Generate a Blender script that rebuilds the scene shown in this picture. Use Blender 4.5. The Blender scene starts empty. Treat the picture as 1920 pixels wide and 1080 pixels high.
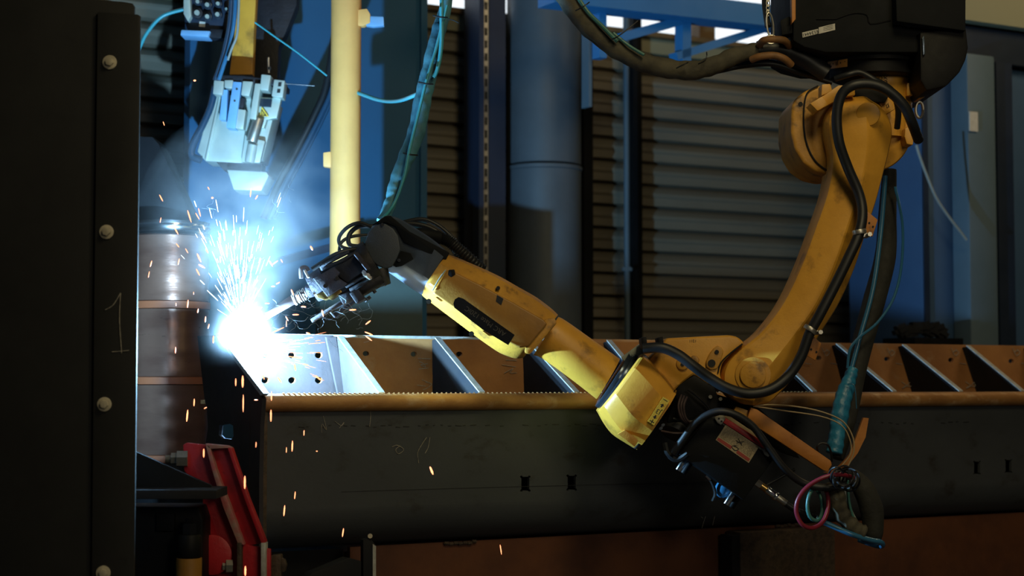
import bpy, bmesh, math, random
from mathutils import Vector, Matrix
random.seed(7)
R = math.radians
sc = bpy.context.scene
COL = sc.collection

# ------------------------------------------------------------------ camera
F = 3200.0; PITCH = math.atan(180.0 / F); CH = 1.6
cd = bpy.data.cameras.new('camera'); cam = bpy.data.objects.new('camera', cd); COL.objects.link(cam)
cam.location = (0, 0, CH); cam.rotation_euler = (R(90) + PITCH, 0, 0)
cd.sensor_width = 36; cd.lens = 36 * F / 1920; cd.clip_end = 100
cd.dof.use_dof = True; cd.dof.focus_distance = 5.15; cd.dof.aperture_fstop = 2.7
sc.camera = cam
# ------------------------------------------------------------------ world, light, exposure
w = bpy.data.worlds.new('world'); sc.world = w; w.use_nodes = True
wb = w.node_tree.nodes['Background']; wb.inputs[0].default_value = (0.86, 0.94, 1.0, 1); wb.inputs[1].default_value = 1.6
vs = sc.view_settings; vs.view_transform = 'Standard'; vs.look = 'None'; vs.gamma = 1; vs.exposure = 0; vs.use_curve_mapping = False
sc.cycles.use_denoising = True
sc.cycles.max_bounces = 6; sc.cycles.volume_bounces = 0
sc.cycles.volume_step_rate = 1.5; sc.cycles.volume_max_steps = 96
sc.cycles.sample_clamp_indirect = 4.0
CP, SP = math.cos(PITCH), math.sin(PITCH)
def ray(px, py):
    u = (px - 960) / F; v = (540 - py) / F
    return Vector((u, CP - v * SP, SP + v * CP))
def P(px, py, Y):
    d = ray(px, py); return Vector((0, 0, CH)) + d * (Y / d.y)
AL = math.atan2(1.0, (6600 - 960) / F * CP)
E1 = Vector((math.cos(AL), math.sin(AL), 0)); E2 = Vector((-math.sin(AL), math.cos(AL), 0)); E3 = Vector((0, 0, 1))
O = P(497, 741, 4.9)
def W(s, o, h): return O + E1 * s + E2 * o + E3 * h          # building frame -> world
def B(px, py, off):                                            # pixel ray -> plane parallel to the beam
    d = ray(px, py); c = Vector((0, 0, CH)); t = ((O + E2 * off) - c).dot(E2) / d.dot(E2); return c + d * t
def Bl(px, py, off):
    q = B(px, py, off) - O; return (q.dot(E1), q.dot(E2), q.z)
def E(px, py, s=0):                                            # pixel ray -> the beam's end plane
    d = ray(px, py); c = Vector((0, 0, CH)); t = ((O + E1 * s) - c).dot(E1) / d.dot(E1); return c + d * t
ARC = P(459, 644, 5.045)

def lamp(name, kind, loc, energy, color, size=.1, aim=None, spot=None):
    l = bpy.data.lights.new(name, kind); l.energy = energy; l.color = color
    o = bpy.data.objects.new(name, l); COL.objects.link(o); o.location = loc
    if kind == 'AREA': l.shape = 'RECTANGLE'; l.size = size; l.size_y = size
    else: l.shadow_soft_size = size
    if kind == 'SPOT': l.spot_size = spot; l.spot_blend = .6
    if aim is not None: o.rotation_euler = (Vector(aim) - Vector(loc)).to_track_quat('-Z', 'Y').to_euler()
    return o
lamp('welding_arc_light', 'POINT', ARC + Vector((0.0, -.005, .0)), 200, (.38, .78, 1.18), .012)
lamp('hall_lamp_light', 'AREA', (1.1, 2.7, 4.2), 30, (1.0, .83, .45), .8, aim=(1.0, 5.3, 1.6))
lamp('back_bay_lamp_light', 'AREA', (3.2, 6.6, 4.2), 15, (1.0, .78, .45), .7, aim=(2.2, 8.4, 1.6))
lamp('front_fill_light', 'AREA', (2.6, -1.0, 3.2), 38, (1.0, .88, .64), 1.2, aim=(.6, 5, 1.3))  # unseen fill added front right to lift the girder web and robot faces

# ------------------------------------------------------------------ materials
COATED = ('grey_black_wrist_paint',)
def mat(name, c, c2=None, rough=.5, metal=0, scale=6, lo=.4, hi=.65, bump=0, bscale=None, emit=0, c3=None, s3=30, lo3=.6, hi3=.7, stretch=None, spec=.5, alpha=None):
    m = bpy.data.materials.new(name); m.use_nodes = True; nt = m.node_tree; N = nt.nodes; L = nt.links
    b = N['Principled BSDF']; b.inputs['Base Color'].default_value = (*c, 1); b.inputs['Roughness'].default_value = rough
    b.inputs['Metallic'].default_value = metal; b.inputs['Specular IOR Level'].default_value = spec
    if name in COATED: b.inputs['Coat Weight'].default_value = .3; b.inputs['Coat Roughness'].default_value = .45; b.inputs['Coat IOR'].default_value = 1.5
    if emit: b.inputs['Emission Color'].default_value = (*c, 1); b.inputs['Emission Strength'].default_value = emit; b.inputs['Base Color'].default_value = (.02, .02, .02, 1)
    tc = N.new('ShaderNodeTexCoord'); src = tc.outputs['Object']
    if stretch:
        mp = N.new('ShaderNodeMapping'); mp.inputs['Scale'].default_value = stretch; L.new(src, mp.inputs[0]); src = mp.outputs[0]
    def noise(s, d=6):
        n = N.new('ShaderNodeTexNoise'); n.inputs['Scale'].default_value = s; n.inputs['Detail'].default_value = d; n.inputs['Roughness'].default_value = .62
        L.new(src, n.inputs['Vector']); return n.outputs['Fac']
    def ramp(f, a, z):
        r = N.new('ShaderNodeMapRange'); r.inputs[1].default_value = a; r.inputs[2].default_value = z; L.new(f, r.inputs[0]); return r.outputs[0]
    col = None
    if c2:
        mx = N.new('ShaderNodeMix'); mx.data_type = 'RGBA'; L.new(ramp(noise(scale), lo, hi), mx.inputs[0])
        mx.inputs[6].default_value = (*c, 1); mx.inputs[7].default_value = (*c2, 1); col = mx.outputs[2]
    if c3:
        m3 = N.new('ShaderNodeMix'); m3.data_type = 'RGBA'; L.new(ramp(noise(s3), lo3, hi3), m3.inputs[0])
        if col: L.new(col, m3.inputs[6])
        else: m3.inputs[6].default_value = (*c, 1)
        m3.inputs[7].default_value = (*c3, 1); col = m3.outputs[2]
    if col: L.new(col, b.inputs['Base Color'])
    if c2:
        rr = N.new('ShaderNodeMapRange'); rr.inputs[3].default_value = rough * .8; rr.inputs[4].default_value = min(1, rough * 1.35)
        L.new(noise(scale * 2.3), rr.inputs[0]); L.new(rr.outputs[0], b.inputs['Roughness'])
    if bump:
        bp = N.new('ShaderNodeBump'); bp.inputs['Strength'].default_value = bump; bp.inputs['Distance'].default_value = .004
        L.new(noise(bscale or scale * 6), bp.inputs['Height']); L.new(bp.outputs[0], b.inputs['Normal'])
    return m
M = {}
M['yellow'] = mat('robot_yellow_paint', (.74, .37, .045), (.56, .265, .03), .40, 0, 5, .42, .72, .12, 160, c3=(.10, .05, .015), s3=11, lo3=.56, hi3=.78)
M['yellow_dirty'] = mat('grimy_yellow_paint', (.64, .32, .038), (.38, .18, .025), .45, 0, 7, .4, .7, .25, 120, c3=(.05, .03, .015), s3=14, lo3=.55, hi3=.72)
M['brownyellow'] = mat('worn_ochre_paint', (.40, .19, .02), (.24, .11, .02), .45, 0, 4, .4, .7, .15, 120)
M['pole'] = mat('pole_yellow_paint', (.86, .45, .13), (.74, .37, .11), .5, 0, 6, .4, .7, .1, 60)
M['orange'] = mat('orange_paint', (.50, .19, .02), (.33, .11, .015), .5, 0, 7, .4, .7, .15, 90, c3=(.08, .04, .02), s3=18, lo3=.62, hi3=.75)
M['black'] = mat('black_plastic', (.008, .008, .009), (.005, .005, .006), .5, 0, 10, bump=.08, bscale=200, spec=.15)
M['blackpaint'] = mat('black_machine_paint', (.008, .009, .011), (.005, .006, .007), .6, 0, 5, bump=.1, bscale=200, spec=.12)
M['wrist'] = mat('grey_black_wrist_paint', (.034, .048, .072), (.026, .037, .056), .48, 0, 8, bump=.3, bscale=420)
M['rubber'] = mat('black_rubber', (.010, .011, .013), None, .48)
M['rubberblue'] = mat('dark_blue_rubber', (.02, .05, .09), None, .3)
M['sheath'] = mat('olive_fabric_sheath', (.085, .075, .048), (.045, .04, .028), .8, 0, 18, bump=.6, bscale=60)
M['sheathblack'] = mat('black_fabric_sheath', (.022, .022, .018), (.014, .014, .012), .75, 0, 18, bump=.5, bscale=60)
M['sheathblue'] = mat('blue_fabric_sheath', (.06, .22, .28), (.035, .13, .18), .6, 0, 16, bump=.6, bscale=50)
M['cyan'] = mat('cyan_hose', (.045, .30, .36), None, .35)
M['bluehose'] = mat('blue_hose', (.03, .14, .27), None, .25)
M['redhose'] = mat('red_hose', (.20, .015, .03), None, .35)
M['greenhose'] = mat('green_hose', (.05, .17, .15), None, .35)
M['greyhose'] = mat('pale_grey_hose', (.26, .29, .28), None, .4)
M['tape'] = mat('blue_tape', (.02, .16, .30), (.03, .24, .42), .3, 0, 25, bump=.8, bscale=40)
M['wire'] = mat('beige_wire', (.35, .26, .14), None, .4)
M['chrome'] = mat('bright_steel', (.75, .77, .8), None, .18, 1)
M['steel'] = mat('zinc_steel', (.55, .52, .45), (.4, .38, .33), .38, .9, 20)
M['brass'] = mat('brass', (.6, .38, .12), None, .3, 1)
M['copper'] = mat('hot_copper', (.09, .06, .06), (.06, .04, .04), .6, .2, 30)
M['ring'] = mat('blue_black_ring', (.05, .07, .10), None, .22, .6)
M['alu'] = mat('aluminium_tool', (.50, .56, .50), (.42, .47, .43), .4, .3, 9)
M['alublue'] = mat('blue_anodised', (.20, .42, .70), (.16, .36, .62), .4, .1, 9)
M['mill'] = mat('dark_mill_scale_steel', (.056, .062, .072), (.042, .046, .053), .55, .15, 3, .35, .7, .15, 60, c3=(.028, .026, .025), s3=12, lo3=.58, hi3=.72, stretch=(.5, 1, 1))
M['millend'] = mat('dark_blue_end_steel', (.018, .018, .026), (.012, .012, .017), .5, .1, 4, bump=.1, bscale=60)
M['rust'] = mat('rusty_plate', (.42, .19, .060), (.27, .115, .038), .6, .1, 4, .35, .65, .2, 70, c3=(.40, .27, .16), s3=6, lo3=.60, hi3=.78)
M['rustbar'] = mat('rusty_round_bar', (.50, .26, .085), (.31, .14, .045), .5, .2, 7, .35, .6, .4, 50, c3=(.55, .36, .20), s3=22, lo3=.55, hi3=.7, stretch=(.35, 1, 1))
M['rustdark'] = mat('dark_rust_primer', (.125, .040, .014), (.07, .022, .010), .65, .05, 4, bump=.2, bscale=60)
M['gusset'] = mat('dark_gusset_steel', (.012, .013, .017), (.018, .017, .018), .75, 0, 6, spec=.2)
M['primed'] = mat('ground_grey_pink_plate', (.062, .052, .056), (.045, .038, .040), .5, .2, 6, bump=.2, bscale=90)
M['saddle'] = mat('worn_leather', (.22, .10, .03), (.12, .06, .02), .6, 0, 20)
M['cut'] = mat('bright_cut_steel_edge', (.50, .50, .47), (.35, .34, .31), .5, .3, 40, bump=.3, bscale=200)
M['weld'] = mat('brown_weld_seam', (.08, .052, .034), (.04, .028, .02), .6, .2, 40, bump=.8, bscale=60)
M['red'] = mat('red_paint', (.42, .012, .02), (.22, .01, .014), .42, 0, 9, .45, .7, .3, 60, c3=(.025, .01, .01), s3=12, lo3=.58, hi3=.68)
M['redworn'] = mat('worn_red_edge', (.42, .10, .10), (.35, .22, .18), .5, .1, 30, bump=.4, bscale=80)
M['column'] = mat('dark_olive_column_paint', (.018, .018, .017), (.013, .013, .0125), .6, 0, 4, c3=(.012, .012, .011), s3=16, lo3=.66, hi3=.7)
M['bolt'] = mat('zinc_bolt', (.62, .55, .40), (.45, .40, .30), .45, .15, 40)
M['drum'] = mat('shiny_metal_drum', (.19, .10, .07), (.14, .07, .05), .28, .55, 5, bump=.35, bscale=9, stretch=(1, 1, 3.5))
M['band'] = mat('orange_drum_band', (.22, .07, .03), None, .5, .1)
M['blue'] = mat('blue_painted_steel', (.012, .105, .23), (.010, .092, .205), .5, 0, 2, bump=.05, bscale=30)
M['truss'] = mat('arc_lit_truss_blue', (.02, .17, .40), (.018, .15, .36), .5, 0, 2)  # blue raised in the colour for the arc light on the truss
M['screen'] = mat('grey_green_sheet', (.05, .075, .07), (.04, .06, .056), .5, 0, 3)
M['darkblue'] = mat('navy_painted_steel', (.008, .018, .040), (.006, .013, .03), .5, 0, 3)
M['cabinet'] = mat('grey_blue_cabinet_paint', (.035, .085, .18), (.03, .07, .15), .55, 0, 2)
M['palecol'] = mat('pale_blue_grey_paint', (.085, .13, .17), (.07, .11, .14), .55, 0, 2)
M['greycol'] = mat('grey_blue_round_column_paint', (.085, .105, .125), (.07, .085, .10), .5, 0, 3)
M['slat'] = mat('beige_shutter', (.22, .19, .14), (.18, .155, .115), .6, 0, 1.5, stretch=(.6, .6, 3))
M['cream'] = mat('cream_trim', (.26, .25, .16), None, .6)
M['wood'] = mat('brown_timber', (.20, .12, .05), (.13, .075, .03), .6, 0, 6)
M['concrete'] = mat('concrete', (.10, .10, .10), (.07, .07, .07), .8, 0, 1)
M['darkwall'] = mat('dark_wall', (.05, .05, .055), None, .8)
M['purple'] = mat('spattered_torch_steel', (.035, .030, .042), (.020, .018, .028), .65, .2, 25, bump=.7, bscale=120)
M['torchdark'] = mat('dark_torch_steel', (.016, .016, .022), (.010, .010, .014), .5, .2, 20, bump=.4, bscale=100)
M['sticker'] = mat('yellow_sticker', (.72, .50, .05), None, .5)
M['orangesticker'] = mat('orange_sticker', (.55, .28, .06), None, .5)
M['ink'] = mat('black_ink', (.01, .01, .01), None, .6)
M['white'] = mat('white_label', (.55, .52, .47), (.45, .43, .38), .6, 0, 40)
M['creamlabel'] = mat('cream_label', (.42, .34, .20), (.34, .27, .16), .6, 0, 30)
M['redink'] = mat('red_ink', (.30, .04, .025), None, .6)
M['chalk'] = mat('chalk', (.42, .38, .31), (.22, .2, .17), .9, 0, 120)
M['greyink'] = mat('grey_ink', (.075, .06, .04), None, .7)
M['spark'] = mat('glowing_orange_spark', (1.0, .30, .13), None, .5, emit=3.2)
M['sparkhot'] = mat('glowing_white_spark', (.75, .88, 1.0), None, .5, emit=5)
M['arc'] = mat('arc_plasma', (.75, .9, 1.0), None, .5, emit=300)
M['trail'] = mat('pale_light_trail', (.6, .75, .9), None, .9)

# ------------------------------------------------------------------ mesh builder (world coordinates)
def catmull(pts, n=8):
    out = []; k = len(pts)
    for i in range(k - 1):
        p0, p1, p2, p3 = pts[max(i - 1, 0)], pts[i], pts[i + 1], pts[min(i + 2, k - 1)]
        for j in range(n):
            t = j / n
            out.append(.5 * ((2 * p1) + (p2 - p0) * t + (2 * p0 - 5 * p1 + 4 * p2 - p3) * t * t + (3 * p1 - p0 - 3 * p2 + p3) * t ** 3))
    out.append(pts[-1]); return out
class MB:
    def __init__(s): s.bm = bmesh.new()
    def _merge(s, b2):
        me = bpy.data.meshes.new('t'); b2.to_mesh(me); b2.free(); s.bm.from_mesh(me); bpy.data.meshes.remove(me)
    def poly(s, front, depth, bevel=0, seg=2, holes=()):
        """closed outline of world points, thickened by the vector depth; holes are outlines too"""
        b = bmesh.new()
        if holes:
            eds = []
            for loop in [front] + list(holes):
                vs = [b.verts.new(p) for p in loop]
                eds += [b.edges.new((vs[i], vs[(i + 1) % len(vs)])) for i in range(len(vs))]
            n = (front[1] - front[0]).cross(front[2] - front[1])
            bmesh.ops.triangle_fill(b, edges=eds, use_beauty=True)
            faces = list(b.faces)
        else:
            faces = [b.faces.new([b.verts.new(p) for p in front])]
        r = bmesh.ops.extrude_face_region(b, geom=faces)
        bmesh.ops.translate(b, verts=[v for v in r['geom'] if isinstance(v, bmesh.types.BMVert)], vec=depth)
        bmesh.ops.recalc_face_normals(b, faces=b.faces)
        if bevel and not holes:
            bmesh.ops.bevel(b, geom=list(b.edges), offset=bevel, segments=seg, profile=.6, affect='EDGES', clamp_overlap=True)
        s._merge(b); return s
    def prism(s, px, Y0, Y1, bevel=0, seg=2, holes=()):
        f = [P(x, y, Y0) for x, y in px]; hs = [[P(x, y, Y0) for x, y in h] for h in holes]
        return s.poly(f, Vector((0, Y1 - Y0, 0)), bevel, seg, hs)
    def rings(s, rings, cap=True, closed=False):
        b = s.bm; R_ = [[b.verts.new(p) for p in r] for r in rings]; n = len(R_[0])
        m = len(R_)
        for i in range(m if closed else m - 1):
            a, c = R_[i], R_[(i + 1) % m]
            for j in range(n): b.faces.new((a[j], a[(j + 1) % n], c[(j + 1) % n], c[j]))
        if cap and not closed:
            b.faces.new(R_[0][::-1]); b.faces.new(R_[-1])
        return s
    def tube(s, pts, r, n=10, smooth=8, closed=False, flat=1.0):
        """pts world; r number or list (interpolated over the control points)"""
        c = catmull(pts, smooth) if smooth > 1 else pts
        m = len(c); rings = []
        t = (c[1] - c[0]).normalized(); u = t.orthogonal().normalized()
        for i, p in enumerate(c):
            t2 = (c[min(i + 1, m - 1)] - c[max(i - 1, 0)])
            if t2.length > 1e-9: t2.normalize(); u = (u - t2 * u.dot(t2)).normalized(); t = t2
            v = t.cross(u)
            if callable(r): rr = r(i / (m - 1))
            elif isinstance(r, (list, tuple)):
                f = i / (m - 1) * (len(r) - 1); k = min(int(f), len(r) - 2); rr = r[k] + (r[k + 1] - r[k]) * (f - k)
            else: rr = r
            rings.append([p + (u * math.cos(a) + v * math.sin(a) * flat) * rr for a in [2 * math.pi * j / n for j in range(n)]])
        return s.rings(rings)
    def ptube(s, px, Y, rpx, n=10, smooth=8):
        """tube by pixels; Y number or third coordinate per point; rpx radius in pixels at that depth"""
        pts = [P(q[0], q[1], q[2] if len(q) > 2 else Y) for q in px]
        y = Y if Y else px[0][2]
        k = y / F
        r = [q * k for q in rpx] if isinstance(rpx, (list, tuple)) else (rpx * k if not callable(rpx) else (lambda t: rpx(t) * k))
        return s.tube(pts, r, n, smooth)
    def cyl(s, p0, p1, r0, r1=None, n=32, bevel=0):
        r1 = r0 if r1 is None else r1; t = (p1 - p0); L = t.length; t.normalize(); u = t.orthogonal().normalized(); v = t.cross(u)
        ring = lambda c, r: [c + (u * math.cos(2 * math.pi * j / n) + v * math.sin(2 * math.pi * j / n)) * r for j in range(n)]
        if bevel:
            rs = [ring(p0, r0 - bevel), ring(p0 + t * bevel * .3, r0 - bevel * .3), ring(p0 + t * bevel, r0), ring(p1 - t * bevel, r1), ring(p1 - t * bevel * .3, r1 - bevel * .3), ring(p1, r1 - bevel)]
        else: rs = [ring(p0, r0), ring(p1, r1)]
        return s.rings(rs)
    def lathe(s, c, prof, n=40, axis=Vector((0, 0, 1))):
        t = axis.normalized(); u = t.orthogonal().normalized(); v = t.cross(u)
        return s.rings([[c + t * h + (u * math.cos(2 * math.pi * j / n) + v * math.sin(2 * math.pi * j / n)) * r for j in range(n)] for r, h in prof])
    def loft(s, pairs, prof, smooth=4):
        """pairs: (Lx,Ly,Rx,Ry,Y,half depth); prof: outline in (-1..1 across, -1..1 depth; -1 = near)"""
        ctl = []
        for q in pairs:
            a, b = P(q[0], q[1], q[4]), P(q[2], q[3], q[4]); ctl.append((a, b, q[5]))
        A = catmull([c[0] for c in ctl], smooth); Bp = catmull([c[1] for c in ctl], smooth)
        H = catmull([Vector((c[2], 0, 0)) for c in ctl], smooth)
        rings = []
        for a, b, h in zip(A, Bp, H):
            m = (a + b) / 2; w_ = (b - a) / 2
            rings.append([m + w_ * x + Vector((0, 1, 0)) * y * h.x for x, y in prof])
        return s.rings(rings)
    def box(s, c, sx, sy, sz, rot=None, bevel=0):
        b = bmesh.new(); bmesh.ops.create_cube(b, size=1); bmesh.ops.scale(b, vec=(sx, sy, sz), verts=b.verts)
        if bevel: bmesh.ops.bevel(b, geom=list(b.edges), offset=bevel, segments=2, affect='EDGES', clamp_overlap=True)
        if rot is not None: bmesh.ops.transform(b, matrix=rot, verts=b.verts)
        bmesh.ops.translate(b, vec=c, verts=b.verts); s._merge(b); return s
    def bbox(s, s0, s1, o0, o1, h0, h1, bevel=0):
        """box in the building frame"""
        pts = [W(s0, o0, h0), W(s1, o0, h0), W(s1, o0, h1), W(s0, o0, h1)]
        return s.poly(pts, E2 * (o1 - o0), bevel)
    def extr(s, prof, s0, s1):
        """(off,h) closed profile run along the building axis"""
        return s.poly([W(s0, a, b) for a, b in prof], E1 * (s1 - s0))
    def quad(s, pts):
        s.bm.faces.new([s.bm.verts.new(p) for p in pts]); return s
    def text(s, txt, c, xd, yd, size):
        cu = bpy.data.curves.new('t', 'FONT'); cu.body = txt; cu.align_x = 'CENTER'; cu.align_y = 'CENTER'; cu.size = size; cu.extrude = .0004; cu.resolution_u = 3
        o = bpy.data.objects.new('t', cu); COL.objects.link(o)
        me = bpy.data.meshes.new_from_object(o.evaluated_get(bpy.context.evaluated_depsgraph_get()))
        bpy.data.objects.remove(o); bpy.data.curves.remove(cu)
        xd = xd.normalized(); yd = (yd - xd * yd.dot(xd)).normalized(); zd = xd.cross(yd)
        mt = Matrix((xd, yd, zd)).transposed().to_4x4(); mt.translation = c
        me.transform(mt); s.bm.from_mesh(me); bpy.data.meshes.remove(me); return s
    def obj(s, name, m, parent=None, ang=38, origin=None):
        bm = s.bm; bmesh.ops.recalc_face_normals(bm, faces=bm.faces)
        me = bpy.data.meshes.new(name); bm.to_mesh(me); bm.free()
        me.polygons.foreach_set('use_smooth', [True] * len(me.polygons)); me.set_sharp_from_angle(angle=R(ang))
        me.materials.append(M[m] if isinstance(m, str) else m)
        o = bpy.data.objects.new(name, me); COL.objects.link(o)
        if parent is None:
            n = max(len(me.vertices), 1); c = sum((v.co for v in me.vertices), Vector()) / n
            if origin is not None: c = origin
            me.transform(Matrix.Translation(-c)); o.location = c; WM[o.name] = c
        else:
            o.parent = parent; me.transform(Matrix.Translation(-WM[parent.name])); WM[o.name] = WM[parent.name]
        return o
WM = {}
def thing(name, label, cat, loc, group=None):
    o = bpy.data.objects.new(name, None); COL.objects.link(o); o.location = loc; o.empty_display_size = .1; WM[o.name] = Vector(loc)
    o['label'] = label; o['category'] = cat
    if group: o['group'] = group
    return o
def tag(o, label, cat, group=None, kind=None):
    o['label'] = label; o['category'] = cat
    if group: o['group'] = group
    if kind: o['kind'] = kind
    return o
def struct(o): o['kind'] = 'structure'; return o
def arcpts(cx, cy, rx, ry, a0=0, a1=360, n=24, Y=None):
    full = abs(a1 - a0) >= 360
    k = n if full else n - 1
    out = [(cx + rx * math.cos(R(a0 + (a1 - a0) * i / k)), cy + ry * math.sin(R(a0 + (a1 - a0) * i / k))) for i in range(n)]
    return [(x, y, Y) for x, y in out] if Y else out
def hexnut(mb, c, ax, r, L):
    t = ax.normalized(); return mb.cyl(c - t * L / 2, c + t * L / 2, r, n=6)

# ================================================================== the setting
S0, S1 = -5.0, 13.0; OFFW = 2.6
HT = Bl(1300, 113, OFFW)[2]                # top of the shutters
HS = HT + .05; HW0 = Bl(1300, 86, OFFW)[2]; FLOOR = -O.z
struct(MB().bbox(S0 - .3, S1 + .3, -9, OFFW + 3, FLOOR - .2, FLOOR).obj('floor', 'concrete'))
struct(MB().bbox(S0 - .3, S1 + .3, -9.3, OFFW + .45, 4.2, 4.4).obj('ceiling', 'darkwall'))
struct(MB().bbox(S0 - .3, S0, -9, OFFW + .3, FLOOR, 4.2).obj('wall_left', 'darkwall'))
struct(MB().bbox(S1, S1 + .3, -9, OFFW + .3, FLOOR, 4.2).obj('wall_right', 'darkwall'))
struct(MB().bbox(S0, S1, -9.3, -9, FLOOR, 4.2).obj('wall_front', 'darkwall'))
# ribbed shutter wall, one corrugated skin
pitch = .1145
prof = []
h = HT
while h > FLOOR:
    prof += [(OFFW, h), (OFFW - .010, h - .006), (OFFW - .030, h - .030), (OFFW - .030, h - .042), (OFFW - .020, h - .055), (OFFW - .022, h - pitch + .022), (OFFW + .03, h - pitch + .016)]
    h -= pitch
prof += [(OFFW + .03, h), (OFFW + .12, h), (OFFW + .12, HT)]
struct(MB().extr(prof, S0, S1).obj('wall_back', 'slat', ang=25))
struct(MB().bbox(S0, S1, OFFW - .05, OFFW + .15, HT, HT + .10).obj('trim_1', 'cream'))
struct(MB().bbox(S0, S1, OFFW - .10, OFFW + .2, HT + .10, HW0).obj('trim_2', 'wood'))
struct(MB().bbox(S0, S1, OFFW, OFFW + .3, HW0 + .62, 4.2).obj('wall_upper', 'darkwall'))
wf = MB()
for i, px in enumerate((225, 915, 1190, 1322, 1620)):
    s_ = Bl(px, 40, OFFW)[0]; wd = .05 if px in (1322, 915) else .02
    wf.bbox(s_ - wd, s_ + wd, OFFW - .02, OFFW + .08, HW0, HW0 + .62)
wfo = struct(wf.obj('window_1', 'wood'))
gm = bpy.data.materials.new('hazy_window_glass'); gm.use_nodes = True
gb = gm.node_tree.nodes['Principled BSDF']; gb.inputs['Transmission Weight'].default_value = 1; gb.inputs['Roughness'].default_value = .05; gb.inputs['IOR'].default_value = 1.01
M['glass'] = gm
MB().bbox(S0, S1, OFFW + .03, OFFW + .036, HW0, HW0 + .62).obj('window_pane', 'glass', wfo)

# round column with its seam
c0 = B(1020, 300, 2.36); 
t = MB(); rc = 70 * c0.y / F
t.lathe(Vector((c0.x, c0.y, 0)), [(rc, 0), (rc, 2.62)] , 48)
col_ = struct(t.obj('column_round', 'greycol', ang=60))
zs = P(1020, 318, c0.y).z
MB().lathe(Vector((c0.x, c0.y, 0)), [(rc, zs - .012), (rc + .006, zs - .008), (rc + .006, zs + .008), (rc, zs + .012)], 48).obj('seam_ring', 'greycol', col_)
MB().lathe(Vector((c0.x, c0.y, 0)), [(rc, zs + .02), (rc, 4.6)], 48).obj('upper_shell', 'greycol', col_)
# dark perforated post left of it
s0 = Bl(893, 300, 2.3)[0]; s1 = Bl(948, 300, 2.3)[0]
pc = struct(MB().bbox(s0, s1, 2.3, 2.42, FLOOR, 3.4).obj('column_perforated', 'darkblue'))
sm = Bl(908, 300, 2.3)[0]
MB().bbox(sm - .012, sm + .012, 2.285, 2.30, FLOOR, 3.4).obj('slotted_rail', 'steel', pc)
k = MB()
for i in range(60):
    hh = FLOOR + .4 + i * .06
    k.bbox(sm - .005, sm + .006, 2.282, 2.286, hh, hh + .035)
k.obj('slots', 'ink', pc)
MB().bbox(Bl(887, 100, 2.3)[0], Bl(896, 100, 2.3)[0], 2.24, 2.3, FLOOR, 3.4).obj('post_edge', 'darkblue', pc)
# slim conduit in front of the shutter with a dark stud beside it
a = B(1176, 630, 2.35)
cn = thing('conduit_pipe', 'slim pale grey-blue vertical pipe before the ribbed shutter', 'pipe', (a.x, a.y, 0))
MB().cyl(Vector((a.x, a.y, 0)), Vector((a.x, a.y, P(1176, 125, a.y).z + .55)), .0145, n=16).obj('pipe', 'palecol', cn)
MB().box(Vector((a.x, a.y + .01, P(1176, 505, a.y).z)), .05, .05, .02, bevel=.004).obj('clamp', 'palecol', cn)
struct(MB().bbox(Bl(1188, 300, 2.5)[0], Bl(1204, 300, 2.5)[0], 2.5, 2.56, FLOOR, HT + .3).obj('trim_3', 'blackpaint'))
struct(MB().bbox(Bl(1095, 300, 2.4)[0], Bl(1112, 300, 2.4)[0], 2.4, 2.46, FLOOR, HT + .3).obj('trim_4', 'blackpaint'))

# blue steel panel behind the welding head
s0, s1 = Bl(352, 300, 1.95)[0], Bl(800, 300, 1.95)[0]
bp = thing('wall_panel', 'tall blue painted steel panel behind the yellow pole, lit by the arc', 'panel', W((s0 + s1) / 2, 1.95, FLOOR)); bp['kind'] = 'structure'; del bp['category']
MB().bbox(s0, s1, 1.95, 2.0, FLOOR, 3.0).obj('sheet', 'blue', bp)
for q in (352, 786): MB().bbox(Bl(q, 300, 1.95)[0], Bl(q + 12, 300, 1.95)[0], 1.935, 1.95, FLOOR, 3.0).obj('edge_fold', 'blue', bp)

# blue truss under the windows
def beamline(mb, x0, y0, x1, y1, off, hpx, dp=.06):
    a_, b_ = B(x0, y0, off), B(x1, y1, off); d = (b_ - a_).normalized(); n = d.cross(E2).normalized() * (hpx * a_.y / F / 2)
    mb.poly([a_ - n, b_ - n, b_ + n, a_ + n], E2 * dp)
    return mb
tr = thing('roof_truss', 'blue steel lattice girder crossing the bright windows', 'girder', B(1290, 60, 1.6))
beamline(MB(), 1040, -18, 1560, 42, 1.5, 44, .14).obj('top_chord', 'truss', tr)
beamline(MB(), 1165, 70, 1300, 32, 1.6, 17).obj('diagonal_brace', 'truss', tr)
beamline(MB(), 1270, 105, 1440, 52, 1.6, 15).obj('diagonal_brace', 'truss', tr)
beamline(MB(), 1288, 20, 1288, 118, 1.6, 20).obj('post', 'truss', tr)
beamline(MB(), 1131, 0, 1131, 108, 1.6, 16).obj('post', 'truss', tr)
beamline(MB(), 1107, 0, 1107, 200, 1.7, 7).obj('tie_rod', 'palecol', tr)

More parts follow.
